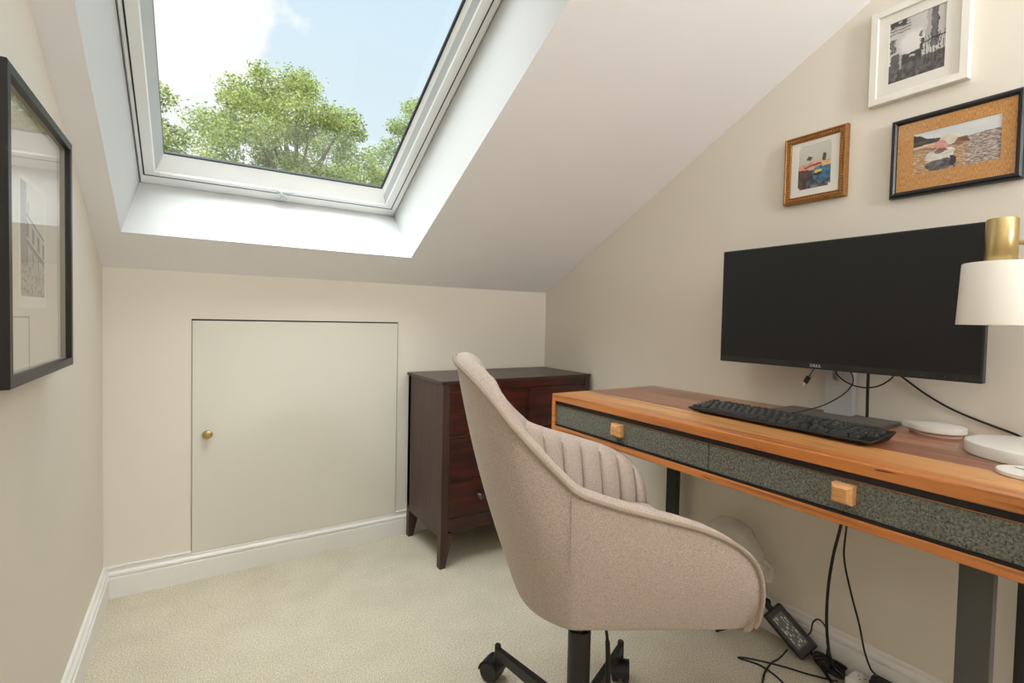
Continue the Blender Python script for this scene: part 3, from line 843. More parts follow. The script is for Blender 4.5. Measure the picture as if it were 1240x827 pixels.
# neck with the oval cable hole
bm = B()
ny0, ny1, nx0, nx1, nz0, nz1 = .6500, .7185, 1.514, 1.540, DZ1 + .007, 1.06
hc, hr, hz0, hz1 = (ny0 + ny1) / 2 + .004, .0115, .836, .90
N_ = 10
hole = [(hc + hr * math.cos(PI + PI * t / N_), hz0 + hr * math.sin(PI + PI * t / N_)) for t in range(N_ + 1)] + [(hc + hr * math.cos(PI * t / N_), hz1 + hr * math.sin(PI * t / N_)) for t in range(N_ + 1)]
def neck_face(x):
    hv = [bm.verts.new((x - O.x, y - O.y, z - O.z)) for y, z in hole]
    q = [bm.verts.new((x - O.x, y - O.y, z - O.z)) for y, z in ((ny0, nz0), (ny1, nz0), (ny1, nz1), (ny0, nz1))]
    return hv, q
fa, qa = neck_face(nx0); fb, qb = neck_face(nx1)
for hv, q in ((fa, qa), (fb, qb)):
    n2 = N_ + 1
    bm.faces.new([q[0], q[1]] + hv[:n2][::-1])                      # below
    bm.faces.new([q[1], q[2], hv[n2], hv[N_]])
    bm.faces.new([q[2], q[3]] + hv[n2:][::-1])
    bm.faces.new([q[3], q[0], hv[0], hv[-1]])
for k in range(len(fa)): bm.faces.new((fa[k], fa[(k + 1) % len(fa)], fb[(k + 1) % len(fa)], fb[k]))
for k in range(4): bm.faces.new((qa[k], qa[(k + 1) % 4], qb[(k + 1) % 4], qb[k]))
box(bm, nx0 - .05 - O.x, nx0 - O.x, ny0 + .005 - O.y, ny1 - .005 - O.y, .98 - O.z, 1.055 - O.z, .004)
obj('stand_neck', bm, SILVER, mon)
bm = B()
bl = [(1.427, .5437), (1.545, .5437), (1.553, .552), (1.553, .818), (1.545, .826), (1.427, .826)]
vs = prism(bm, [(x - O.x, y - O.y, 0.0005) for x, y in bl], (0, 0, .0075))
obj('stand_base', bm, BASEGREY, mon)

# ------------------------------------------------------------------ keyboard
KA = Vector((1.2005, .9395, DZ1)); e1 = Vector((-.0148, -.4713, 0)); KL = e1.length
kb = empty('keyboard', KA, math.atan2(e1.y, e1.x), label='black full-size computer keyboard lying on the desk in front of the monitor', cat='keyboard')
KD = .114
def kz(y): return .013 + .012 * y / KD
bm = B()
vb = [bm.verts.new(v) for v in ((.012, .010, .003), (KL - .012, .010, .003), (KL - .012, KD - .008, .003), (.012, KD - .008, .003))]
vm = [bm.verts.new(v) for v in ((0, 0, kz(0) - .002), (KL, 0, kz(0) - .002), (KL, KD, kz(KD) - .002), (0, KD, kz(KD) - .002))]
vt = [bm.verts.new(v) for v in ((.002, .002, kz(0)), (KL - .002, .002, kz(0)), (KL - .002, KD - .002, kz(KD)), (.002, KD - .002, kz(KD)))]
bm.faces.new(vb[::-1]); bm.faces.new(vt)
for a1, b1 in ((vb, vm), (vm, vt)):
    for k in range(4): bm.faces.new((a1[k], a1[(k + 1) % 4], b1[(k + 1) % 4], b1[k]))
obj('keyboard_body', bm, BLACK, kb)
for x in (.03, KL - .05):
    bm = B(); box(bm, x, x + .02, KD - .022, KD - .016, 0, .014, .001); obj('riser_foot', bm, BLACK, kb)
    bm = B(); box(bm, x, x + .02, .012, .02, 0, .004, .001); obj('rubber_pad', bm, BLACK, kb)
U = (KL - .016) / 22.6
UY = (KD - .015) / 6.25
keys = []
yr = [.009 + UY * r for r in range(5)] + [.009 + UY * 5.22]
def row(r, x, items):
    for it in items:
        if isinstance(it, (int, float)): x += it; continue
        wd, s = it; keys.append((x, yr[r], wd, 1, s)); x += wd
    return x
row(0, 0, [(1.25, 'Ctrl'), (1.25, ''), (1.25, 'Alt'), (6.25, ''), (1.25, 'Alt'), (1.25, ''), (1.25, ''), (1.25, 'Ctrl'), .3, (1, '<'), (1, 'v'), (1, '>'), .3, (2, '0'), (1, '.')])
row(1, 0, [(1.25, 'Shift'), (1, '\\')] + [(1, c) for c in 'ZXCVBNM,./'] + [(2.75, 'Shift'), 1.3, (1, '^'), 1.3] + [(1, c) for c in '123'])
row(2, 0, [(1.75, 'Caps')] + [(1, c) for c in "ASDFGHJKL;'#"] + [(1.25, ''), 3.6] + [(1, c) for c in '456+'])
row(3, 0, [(1.5, 'Tab')] + [(1, c) for c in 'QWERTYUIOP[]'] + [(1.5, 'Ent'), .3, (1, 'Del'), (1, 'End'), (1, 'PgD'), .3] + [(1, c) for c in '789'])
row(4, 0, [(1, c) for c in "`1234567890-="] + [(2, 'Bk'), .3, (1, 'Ins'), (1, 'Hm'), (1, 'PgU'), .3] + [(1, c) for c in 'N/*-'])
row(5, 0, [(1, 'Esc'), 1] + [(1, 'F%d' % k) for k in (1, 2, 3, 4)] + [.5] + [(1, 'F%d' % k) for k in (5, 6, 7, 8)] + [.5] + [(1, 'F%d' % k) for k in (9, 10, 11, 12)] + [.3, (1, 'Prt'), (1, 'Scr'), (1, 'Brk')])
slope = math.atan2(.012, KD)
def key_geo(bm, x, y, wd, hh, s):
    x0 = .008 + x * U + .0009; x1 = .008 + (x + wd) * U - .0009; y0 = y + .0009; y1 = y + UY * hh - .0009
    z = kz(y) + .0005
    A = [bm.verts.new((a, b, kz(b) - .0005)) for a, b in ((x0, y0), (x1, y0), (x1, y1), (x0, y1))]
    d = .0026
    T = [bm.verts.new((a, b, kz(b) + .0062)) for a, b in ((x0 + d, y0 + d * .8), (x1 - d, y0 + d * .8), (x1 - d, y1 - d * .7), (x0 + d, y1 - d * .7))]
    bm.faces.new(T)
    for k in range(4): bm.faces.new((A[k], A[(k + 1) % 4], T[(k + 1) % 4], T[k]))
    if s:
        yc = y + UY * hh * .58
        text_bm(bm, s, .0078 if len(s) == 1 else .0048, Matrix.Translation((x0 + d + (.0042 if len(s) == 1 else .0055), yc, kz(yc) + .0062)) @ Matrix.Rotation(slope, 4, 'X'), mi=1, depth=.00015)
skip = [q for q in keys if q[4] in ('Esc', 'F1', 'F2', 'F3', 'F4', 'F5')]
while len(keys) - len(skip) > 100: skip.append([q for q in keys if q not in skip and q[1] == yr[5]][0])
for q in keys:
    if q in skip: continue
    bm = B(); key_geo(bm, *q); obj('key', bm, [KEYM, LEGEND], kb, recalc=False)
bm = B()
for q in skip: key_geo(bm, *q)
setp(obj('function_keys', bm, [KEYM, LEGEND], kb, recalc=False), kind='stuff')

# ------------------------------------------------------------------ cables round the monitor
def cable(name, pts, rad, label, cat='cable', mat=CABLE, group=None):
    bm = B(); tube(bm, pts, rad, n=8, sub=10)
    return setp(obj(name, bm, mat, None, smooth=True), label, cat, group)
usb = empty('usb_cable', (1.452, .716, .86), label='short black cable dangling a metal usb plug below the monitor', cat='cable')
bm = B(); tube(bm, [(0, -.006, .03), (-.001, -.001, .005), (-.002, .008, -.012), (-.002, .0145, -.0245)], .0014, n=8)
obj('cord', bm, CABLE, usb, smooth=True)
UM = Matrix.Translation((-.002, .020, -.0345)) @ Matrix.Rotation(.5, 4, 'X')
bm = B(); box(bm, -.0035, .0035, -.0062, .0062, -.010, .0105, .0015, M=UM); obj('plug_body', bm, BLACK, usb)
bm = B(); box(bm, -.0022, .0022, -.0052, .0052, -.0215, -.0102, .0004, M=UM); setp(obj('plug_contact', bm, CHROME, usb), 'bare metal usb contact')
cable('keyboard_cable', [(1.528, .675, .865), (1.506, .672, .868), (1.497, .655, .864), (1.494, .640, .845), (1.488, .638, .82), (1.47, .652, .793), (1.43, .676, .766), (1.38, .700, .750), (1.348, .715, .7435)], .0016,
      'thin black keyboard cable dropping in front of the silver stand')
cable('monitor_power_cable', [(1.497, .60, .93), (1.500, .605, .88), (1.5025, .606, .80), (1.505, .606, .738)], .0037, 'thick black power cable hanging straight down beside the silver stand')
cable('looped_cable', [(1.528, .692, .862), (1.507, .686, .846), (1.502, .66, .826), (1.498, .62, .816), (1.492, .58, .824), (1.48, .545, .85), (1.474, .525, .885)], .0018, 'thin black cable looping sideways under the monitor')
cable('short_thick_cable', [(1.50, .655, .886), (1.50, .635, .869), (1.498, .605, .864), (1.494, .575, .871), (1.488, .555, .89)], .0042, 'short thick black cable tucked close under the monitor edge')
cable('lamp_cable', [(1.50, .600, .90), (1.542, .562, .862), (1.553, .545, .846), (1.5545, .50, .812), (1.5555, .45, .783), (1.5555, .395, .762), (1.555, .33, .742), (1.535, .31, .732), (1.522, .295, .727)], .0026,
      'black cable slanting down the wall from the monitor to the lamp base')

# ------------------------------------------------------------------ small things on the desk
hub = empty('smart_hub', (1.500, .452, DZ1), label='white teardrop-shaped hub puck on the desk beside the monitor stand', cat='hub')
def teardrop(r, tipd, n=40):
    out = []
    half = math.acos(r / tipd)
    for k in range(n + 1):
        a = PI / 2 + half + (2 * PI - 2 * half) * k / n
        out.append((r * math.cos(a), r * math.sin(a)))
    out.append((-.004, tipd)); return out
bm = B(); rows = []
for z, s in ((.0060, .86), (.0072, .95), (.0100, 1.0), (.0205, 1.0), (.0224, .985), (.0228, .95)):
    rows.append([bm.verts.new((x * s, y * s, z)) for x, y in teardrop(.051, .0705)])
m_ = len(rows[0])
for a1, b1 in zip(rows[:-1], rows[1:]):
    for k in range(m_): bm.faces.new((a1[k], a1[(k + 1) % m_], b1[(k + 1) % m_], b1[k]))
bm.faces.new(rows[-1]); bm.faces.new(rows[0][::-1])
obj('hub_cover', bm, WHITEPL, hub, smooth=True)
bm = B(); prism(bm, [(x * .84, y * .84, 0) for x, y in teardrop(.051, .066)], (0, 0, .0062)); obj('hub_base', bm, BEIGEPL, hub)
lamp = empty('table_lamp', (1.400, .260, DZ1), label='table lamp with white drum shade, brass socket and round marble base', cat='lamp')
bm = B(); lathe(bm, [(0, 0), (.112, 0), (.114, .002), (.114, .0215), (.1125, .024), (.110, .0245), (0, .0245)], n=72)
setp(obj('marble_base', bm, MARBLE, lamp, smooth=True), 'round white marble base')
HX, HY = 1.2965 - 1.400, .3100 - .260
bm = B(); lathe(bm, [(0, .0245), (.012, .0245), (.012, .030), (.006, .032), (.006, .440), (0, .440)], n=20)
tube(bm, [(0, 0, .422), (HX * .55, HY * .55, .422), (HX, HY, .422)], .0045, n=12, sub=4)
lathe(bm, [(0, .4395), (.009, .4395), (.009, .446), (0, .448)], n=16)
obj('lamp_stem', bm, BRASS, lamp, smooth=True)
z0 = 1.1045 - DZ1
bm = B(); lathe(bm, [(0, z0 + .084), (.0220, z0 + .084), (.0236, z0 + .082), (.0236, z0 - .002), (.022, z0 - .004), (0, z0 - .004)], c=(HX, HY, 0), n=48)
obj('brass_socket', bm, BRASS, lamp, smooth=True)
bm = B(); zs = .9855 - DZ1
lathe(bm, [(.023, z0), (.0545, z0), (.0557, z0 - .0015), (.0606, zs), (.0593, zs), (.0544, z0 - .003), (.022, z0 - .003)], c=(HX, HY, 0), n=72)
obj('lamp_shade', bm, SHADE, lamp, smooth=True)
bm = B(); lathe(bm, [(0, z0 - .075), (.014, z0 - .068), (.022, z0 - .05), (.019, z0 - .025), (.013, z0 - .012), (.013, z0 - .003), (0, z0 - .003)], c=(HX, HY, 0), n=24)
obj('bulb', bm, WHITEPL, lamp, smooth=True)
cst = empty('coaster', (1.222, .236, DZ1), label='thin round white coaster with a dark groove near the desk front edge', cat='coaster')
bm = B(); lathe(bm, [(0, 0), (.046, 0), (.048, .0015), (.048, .0065), (.0465, .008), (0, .008)], n=56); obj('coaster_disc', bm, MARBLE, cst, smooth=True)
bm = B(); box(bm, -.0015, .0015, -.040, .030, .0078, .0084, M=Matrix.Rotation(-.5, 4, 'Z')); obj('groove', bm, KNOTDK, cst)

# ------------------------------------------------------------------ pictures on the walls
def mosaic(name, w, h, nu, nv, fn, Mx, parent, wob=True):
    """a printed picture: flat sheet, ink per cell (u right, v up)"""
    me = bpy.data.meshes.new(name)
    vs = [tuple(Mx @ Vector((w * i / nu, h * j / nv, 0))) for j in range(nv + 1) for i in range(nu + 1)]
    fs = [(j * (nu + 1) + i, j * (nu + 1) + i + 1, (j + 1) * (nu + 1) + i + 1, (j + 1) * (nu + 1) + i) for j in range(nv) for i in range(nu)]
    me.from_pydata(vs, [], fs); me.materials.append(PRINT)
    at = me.color_attributes.new('ink', 'FLOAT_COLOR', 'CORNER')
    cols = []
    for j in range(nv):
        for i in range(nu):
            uu, vv = (i + .5) / nu, (j + .5) / nv; c = lin(fn(uu + .035 * nz(uu, vv, 9, 5) + .02 * nz(uu, vv, 30, 6), vv + .022 * nz(uu, vv, 11, 7)) if wob else fn(uu, vv)); cols.extend(list(c) * 4)
    at.data.foreach_set('color', cols)
    o = link(bpy.data.objects.new(name, me)); o.parent = parent
    return o
def nz(u, v, s, k=0): return mnoise.noise(Vector((u * s, v * s, k * 7.3)))
def mixc(a, b, t): t = max(0, min(1, t)); return tuple(a[i] + (b[i] - a[i]) * t for i in range(3))
def inb(u, v, a, b, c, d): return a < u < b and c < v < d
def sm(x, a, b): t = max(0, min(1, (x - a) / (b - a))); return t * t * (3 - 2 * t)

def pic_street(u, v):       # black and white: figures blurred by movement at a cafe table, railings at right
    g = 205 + 12 * nz(u, v, 4)
    if u < .38 and v > .80: g = 60 if (v > .90 and u < .3 and nz(u, v, 14) > -.1) else (120 if int(v * 60) % 3 == 0 else 190)
    if inb(u, v, .02, .12, .50, .72): g = 90 if int(u * 60) % 3 else 150
    if .74 < u < .88 and v > .38: g = 105 + 20 * nz(u, v, 6) if .76 < u < .86 else 70
    if u > .66 and u < .75 and v > .45: g = 175
    if u > .88 and v > .5: g = 200
    t = max(0, 1 - ((u - .42) / .26) ** 2 - ((v - .58) / .22) ** 2); g = g + (232 - g) * min(1, t * 1.6)
    if ((u - .58) / .035) ** 2 + ((v - .66) / .05) ** 2 < 1: g = 110
    if inb(u, v, .56, .62, .40, .58): g = 70
    if inb(u, v, .24, .60, .26, .42): g = 62 + 22 * nz(u, v, 9)
    if inb(u, v, .40, .48, .34, .38): g = 200
    if inb(u, v, .04, .2, .30, .46): g = 95 + 20 * nz(u, v, 14)
    if inb(u, v, .20, .235, .2, .44): g = 180
    if v < .30 - .0 * u and not inb(u, v, .2, .235, .2, .44): g = min(g, 92 + 38 * nz(u, v, 12))
    if v < .12 + .06 * math.sin(u * 5): g = 80 + 60 * nz(u, v, 16, 2)
    if u > .60 and v < .60 and v > .14 and (int(u * 78) % 5 == 0): g = 48
    if u > .60 and abs(v - (.50 + .1 * (u - .6))) < .012: g = 50
    g = max(20, min(240, g)); return (g, g * .985, g * .965)
def pic_family(u, v):       # small colour print: blurred close figures, blue garment
    c = mixc((190, 190, 178), (214, 212, 202), v + .2 * nz(u, v, 3))
    if v < .62 - .16 * abs(u - .5) + .06 * nz(u, v, 5): c = mixc((224, 142, 118), (238, 184, 164), .5 + nz(u, v, 8) + (v - .5))
    if ((u - .36) / .09) ** 2 + ((v - .68) / .05) ** 2 < 1 or ((u - .8) / .07) ** 2 + ((v - .66) / .09) ** 2 < 1: c = (96, 64, 58)
    if abs(v - (.52 + .1 * (u - .5))) < .018 and .2 < u < .75: c = (120, 70, 62)
    if v < .46 - .10 * u and u < .62: c = mixc((58, 42, 42), (98, 76, 72), .5 + nz(u, v, 7))
    if u > .45 and ((u - .78) / .36) ** 2 + ((v - .30) / .2) ** 2 < 1: c = mixc((38, 84, 122), (84, 138, 172), .5 + nz(u, v, 9))
    if u > .72 and .46 < v < .56: c = mixc((222, 176, 108), (240, 206, 150), .5 + nz(u, v, 10))
    if ((u - .62) / .09) ** 2 + ((v - .36) / .045) ** 2 < 1: c = (226, 200, 88)
    if ((u - .60) / .13) ** 2 + ((v - .31) / .03) ** 2 < 1: c = (32, 34, 40)
    if v < .16 and u > .3: c = mixc((46, 52, 60), (120, 132, 134), .5 + nz(u, v, 12))
    k = .05
    for cu_, cv_ in ((k, k), (1 - k, k), (k, 1 - k), (1 - k, 1 - k)):
        if (u < k or u > 1 - k) and (v < k or v > 1 - k) and (u - cu_) ** 2 + (v - cv_) ** 2 > k * k: c = (236, 230, 220)
    return c
def pic_beach(u, v):        # beach: dark rocks at left, sand and shingle, pale sky, a crouching figure blurred by movement
    sky = mixc((206, 210, 210), (240, 240, 236), .5 + .6 * nz(u, v, 2))
    c = sky
    hill = .62 + .10 * nz(u, 0, 5) + .10 * max(0, (u - .7))
    if v < hill: c = mixc((122, 102, 86), (170, 150, 128), .5 + nz(u, v * 2, 16))
    if v < hill - .10: c = mixc((150, 112, 76), (222, 190, 148), .5 + 1.1 * nz(u, v * 2.2, 20) + .2 * nz(u, v, 50))
    if u > .62 and v < .66 + .12 * (u - .62): c = mixc((120, 104, 96), (216, 200, 188), .5 + 1.2 * nz(u, v * 2, 22, 3))
    if u < .34 and v > .62 and v < .94 - .55 * u + .05 * nz(u, v, 8): c = mixc((52, 48, 48), (98, 90, 86), .5 + nz(u, v, 10))
    if v > .55 and v < .68 and .33 < u < .66: c = mixc((120, 74, 56), (150, 110, 84), .5 + nz(u, v, 12))
    if v > .60 and v < .68 and u < .34: c = mixc((206, 150, 100), (228, 206, 180), .5 + nz(u, v * 3, 10))
    if ((u - .44) / .085) ** 2 + ((v - .70) / .13) ** 2 < 1: c = mixc((214, 202, 186), (234, 228, 216), .5 + nz(u, v, 9))
    if ((u - .33) / .17) ** 2 + ((v - .36) / .16) ** 2 < 1: c = mixc((206, 198, 188), (236, 232, 224), .5 + nz(u, v, 10))
    if ((u - .35) / .075) ** 2 + ((v - .60) / .12) ** 2 < 1: c = mixc((216, 144, 134), (230, 176, 160), .5 + nz(u, v * 3, 8))
    if ((u - .33) / .07) ** 2 + ((v - .46) / .06) ** 2 < 1: c = mixc((120, 88, 82), (160, 120, 112), .5 + nz(u, v, 9))
    if ((u - .33) / .19) ** 2 + ((v - .14) / .13) ** 2 < 1: c = mixc((70, 66, 72), (128, 118, 118), .5 + nz(u, v, 14))
    if .44 < u < .50 and .04 < v - (.48 - u) * 2 < .3 and v < .3: c = (50, 44, 44)
    return c
def pic_etching(u, v):      # etching of a curved street front with a crowd below
    p = (226, 218, 202)
    t = .5 + .5 * nz(u, v, 30, 1)
    top = .74 - .22 * (u - .2) if u > .25 else 1.2
    if u < .22: d = .35 + .45 * abs(nz(u, v, 26, 4))
    elif v > top: d = .03 + .05 * abs(nz(u, v, 12))
    else:
        d = .12 + .1 * abs(nz(u, v, 40))
        vv = v + .22 * (u - .2)
        if abs(vv - .73) < .012 or abs(vv - .50) < .014 or abs(vv - .47) < .008: d = .75
        if .54 < vv < .68 and (int(u * 22) % 5 in (0, 1)): d = .65
        if vv < .46 and (int(u * 26) % 6 == 0): d = .7
        if vv < .44: d += .25 * t
    if v < .26: d = .15 + .8 * max(0, nz(u, v * 1.2, 28, 9)) + .25 * t
    if u > .25 and abs(u - .30) < .03 and .72 < v < .84: d = .4
    d = max(0, min(1, d)); return mixc(p, (74, 68, 60), d)

MR = Matrix(((0, 0, -1, 0), (-1, 0, 0, 0), (0, 1, 0, 0), (0, 0, 0, 1)))     # u -> -y, v -> z, normal -> -x  (right wall)
ML = Matrix(((0, 0, 1, 0), (1, 0, 0, 0), (0, 1, 0, 0), (0, 0, 0, 1)))       # u -> +y, v -> z, normal -> +x  (left wall)

def frame_moulding(bm, w, h, prof, Mx):
    """prof: list of (inset from outer edge, height above the wall); mitred ring; closed"""
    rows = []
    for d, z in prof:
        rows.append([bm.verts.new(Mx @ Vector(q)) for q in ((d, d, z), (w - d, d, z), (w - d, h - d, z), (d, h - d, z))])
    n = len(rows)
    for a in range(n):
        a1, b1 = rows[a], rows[(a + 1) % n]
        for k in range(4): bm.faces.new((a1[k], a1[(k + 1) % 4], b1[(k + 1) % 4], b1[k]))
def sheet_ring(bm, o, i, z, Mx, dz=.0012):
    A = [bm.verts.new(Mx @ Vector(q)) for q in ((o[0], o[2], z), (o[1], o[2], z), (o[1], o[3], z), (o[0], o[3], z))]
    C_ = [bm.verts.new(Mx @ Vector(q)) for q in ((i[0], i[2], z), (i[1], i[2], z), (i[1], i[3], z), (i[0], i[3], z))]
    E_ = [bm.verts.new(Mx @ Vector(q)) for q in ((i[0], i[2], z - dz), (i[1], i[2], z - dz), (i[1], i[3], z - dz), (i[0], i[3], z - dz))]
    for k in range(4):
        k2 = (k + 1) % 4
        bm.faces.new((A[k], A[k2], C_[k2], C_[k])); bm.faces.new((C_[k], C_[k2], E_[k2], E_[k]))
def quad(bm, r, z, Mx): bm.faces.new([bm.verts.new(Mx @ Vector(q)) for q in ((r[0], r[2], z), (r[1], r[2], z), (r[1], r[3], z), (r[0], r[3], z))])

# white frame
wf = empty('picture_frame', (R, .6505, 1.5735), label='white box frame holding a black and white street photograph, highest on the right wall', cat='picture')
w, h = .2085, .2460
bm = B(); frame_moulding(bm, w, h, [(0, .0004), (0, .0195), (.0012, .0205), (.0165, .0205), (.0175, .0195), (.0175, .0004)], MR); obj('frame', bm, WHITEFR, wf)
bm = B(); sheet_ring(bm, (.0175, w - .0175, .0175, h - .0175), (.0415, .1605, .0475, .2045), .0130, MR, .003); obj('mat_board', bm, MATBOARD, wf)
mosaic('photograph', .119, .157, 90, 110, pic_street, Matrix.Translation((0, 0, 0)) @ MR @ Matrix.Translation((.0415, .0475, .0100)), wf)
bm = B(); quad(bm, (.0175, w - .0175, .0175, h - .0175), .0165, MR); obj('glass', bm, PICGLASS, wf)
# gold frame
gf = empty('picture_frame', (R, .8765, 1.3485), label='small antique gold beaded frame with a colour family photograph', cat='picture')
w, h = .1765, .2025
bm = B(); frame_moulding(bm, w, h, [(0, .0004), (0, .014), (.0015, .018), (.0055, .0195), (.0075, .0165), (.0155, .0150), (.0175, .0165), (.0198, .0145), (.0198, .0004)], MR); obj('frame', bm, GOLDFR, gf)
bm = B()
def bead(x, y):
    vs = bmesh.ops.create_icosphere(bm, subdivisions=1, radius=.0032)['verts']
    for v in vs: v.co = MR @ (v.co + Vector((x, y, .0162)))
nb = 19
for k in range(nb + 1):
    x = .0115 + (w - .023) * k / nb; bead(x, .0115); bead(x, h - .0115)
nb2 = 22
for k in range(1, nb2):
    y = .0115 + (h - .023) * k / nb2; bead(.0115, y); bead(w - .0115, y)
obj('beading', bm, GOLDBEAD, gf, smooth=True)
bm = B(); sheet_ring(bm, (.0198, w - .0198, .0198, h - .0198), (.0405, .1335, .0400, .1705), .0115, MR); obj('mat_board', bm, MATBOARD, gf)
mosaic('photograph', .093, .1305, 60, 80, pic_family, MR @ Matrix.Translation((.0405, .0400, .0103)), gf)
bm = B(); quad(bm, (.0198, w - .0198, .0198, h - .0198), .0135, MR); obj('glass', bm, PICGLASS, gf)
# black frame with straw mat
bf = empty('picture_frame', (R, .5940, 1.3155), label='black rounded frame with a woven straw mat around a beach photograph, above the lamp', cat='picture')
w, h = .2545, .2020
bm = B(); frame_moulding(bm, w, h, [(0, .0004), (0, .012), (.002, .0175), (.006, .0205), (.010, .0200), (.0135, .0165), (.0145, .0120), (.0145, .0004)], MR); obj('frame', bm, FRSATIN, bf)
bm = B(); sheet_ring(bm, (.0145, w - .0145, .0145, h - .0145), (.0480, .2150, .0530, .1565), .0125, MR, .002); obj('straw_mat', bm, STRAW, bf)
mosaic('photograph', .167, .1035, 110, 70, pic_beach, MR @ Matrix.Translation((.0480, .0530, .0105)), bf)
bm = B(); quad(bm, (.0145, w - .0145, .0145, h - .0145), .0145, MR); obj('glass', bm, PICGLASS, bf)
# deep black box frame on the left wall
lf = empty('picture_frame', (L, .9700, .8610), label='large deep black box frame with a street etching on the left wall', cat='picture')
w, h, FT = .4230, .4620, .045
bm = B(); frame_moulding(bm, w, h, [(0, .0004), (0, FT - .001), (.001, FT), (.0145, FT), (.0155, FT - .001), (.0155, .0004)], ML); obj('frame', bm, BLKFRAME, lf)
mz = .0235
bm = B(); quad(bm, (.0155, w - .0155, .0155, h - .0155), mz, ML); obj('mat_board', bm, MATCREAM, lf)
bm = B(); frame_moulding(bm, w, h, [(.0155, mz), (.0155, .0355), (.0170, .0355), (.0170, mz)], ML); obj('spacer', bm, SPACER, lf)
bm = B(); box(bm, mz + .0002, mz + .0012, .140, .306, .1170, .3370); obj('paper_sheet', bm, PAPER, lf)
mosaic('etching', .147, .190, 90, 130, pic_etching, ML @ Matrix.Translation((.147, .137, mz + .0016)), lf, False)
bm = B(); quad(bm, (.0155, w - .0155, .0155, h - .0155), .036, ML); obj('glass', bm, PICGLASS, lf)

# ------------------------------------------------------------------ things on the floor below the desk
bag = B()
bmesh.ops.create_icosphere(bag, subdivisions=5, radius=1.0)
for v in bag.verts:
    p = v.co.copy()
    sx = .045; sy = .095; sz = .168
    q = Vector((math.copysign(abs(p.x) ** .8, p.x) * sx, math.copysign(abs(p.y) ** .7, p.y) * sy, math.copysign(abs(p.z) ** .75, p.z) * sz))
    hgt = (q.z + sz) / (2 * sz)
    q.y *= .78 + .34 * math.sin(PI * min(1, hgt * .75)) - (.30 * max(0, hgt - .75))
    cr = mnoise.noise(q * 16) * .012 + abs(mnoise.noise(q * 30)) * .008
    q += p.normalized() * cr
    if p.z < -.6: q.z = max(q.z, -sz)
    if abs(hgt - .62) < .1 and p.y < -.6: q.y -= .030
    v.co = q + Vector((1.486, .970, .170))
mn = min(v.co.z for v in bag.verts)
for v in bag.verts: v.co.z -= mn; v.co.x = min(v.co.x, R - .0195)
setp(obj('plastic_bag', bag, FILM, None, smooth=True), 'crumpled clear plastic bag on the floor behind the chair arm', 'bag')

# laptop charger brick propped on the baseboard with its leads
ad = empty('power_adapter', (1.500, .782, .0), label='black power adapter brick with a printed label leaning beside the baseboard', cat='adapter')
ax = Vector((.026, -.094, -.082)).normalized()
nn = Vector((-.70, -.38, .60)); nn = (nn - ax * nn.dot(ax)).normalized(); ww = nn.cross(ax)
AM = Matrix.Identity(4)
for i in range(3): AM[i][0] = ax[i]; AM[i][1] = ww[i]; AM[i][2] = nn[i]
AM[0][3], AM[1][3], AM[2][3] = .003, .002, .062
bm = B(); box(bm, -.069, .069, -.032, .032, -.0155, .0155, .005, 3, M=AM); obj('brick', bm, BLACK, ad)
bm = B(); box(bm, -.052, .046, -.020, .018, .0154, .0159, M=AM); lb = setp(obj('rating_label', bm, plain('label_grey', (92, 92, 90), .5), ad), 'grey printed rating label')
bm = B(); rnd = random.Random(3)
for rr in range(5):
    x = -.048
    while x < .038:
        wl = rnd.uniform(.003, .011)
        if rnd.random() < .75: box(bm, x, min(.042, x + wl), -.0175 + rr * .0070, -.0175 + rr * .0070 + rnd.choice((.0024, .004)), .0159, .0161, M=AM)
        x += wl + .0022
obj('label_print', bm, LABELM, lb)
A_ = lambda x, y, z: AM @ Vector((x, y, z))
bm = B(); tube(bm, [A_(-.066, 0, 0), A_(-.082, 0, 0), A_(-.092, .004, .002), (-.060, .098, .108), (-.095, .125, .045), (-.110, .170, .006)], lambda t: .0095 if t < .55 else .005, n=10); obj('mains_lead', bm, CABLE, ad, smooth=True)
bm = B(); tube(bm, [A_(.060, .005, 0), A_(.085, .004, .006), (-.012, -.100, .014), (-.045, -.150, .006), (-.062, -.21, .005), (-.07, -.28, .005)], .0045, n=8); obj('output_lead', bm, CABLE, ad, smooth=True)
bm = B(); tube(bm, [(.006, -.046, .070), (.004, -.0577, .092), (.002, -.0633, .122), (0, -.0785, .1397), (0, -.0966, .1303), (0, -.1066, .0978), (.002, -.1037, .056), (.004, -.108, .034)], .0022, n=8); obj('looped_lead', bm, CABLE, ad, smooth=True)
tie = empty('cable_coil', (1.505, .672, 0), label='bundled black cable coil at the foot of the hanging desk cables', cat='cable')
rnd = random.Random(5)
for k in range(6):
    bm = B(); pts = []
    for t in range(9):
        aa = 2 * PI * t / 8 + k
        pts.append((.010 * math.sin(aa * 1.0 + k) + rnd.uniform(-.004, .004), .036 * math.cos(aa) + rnd.uniform(-.004, .004), .022 + .012 * math.sin(aa + k * .7) + k * .0015))
    tube(bm, pts, .0038, n=8); obj('cord_loop', bm, CABLE, tie, smooth=True)
bm = B(); lathe(bm, [(.012, -.007), (.0165, -.007), (.0165, .007), (.012, .007)], n=16, M=Matrix.Translation((0, 0, .024)) @ Matrix.Rotation(PI / 2, 4, 'X') @ Matrix.Rotation(.2, 4, 'Z')); obj('tie_band', bm, BLACK, tie)
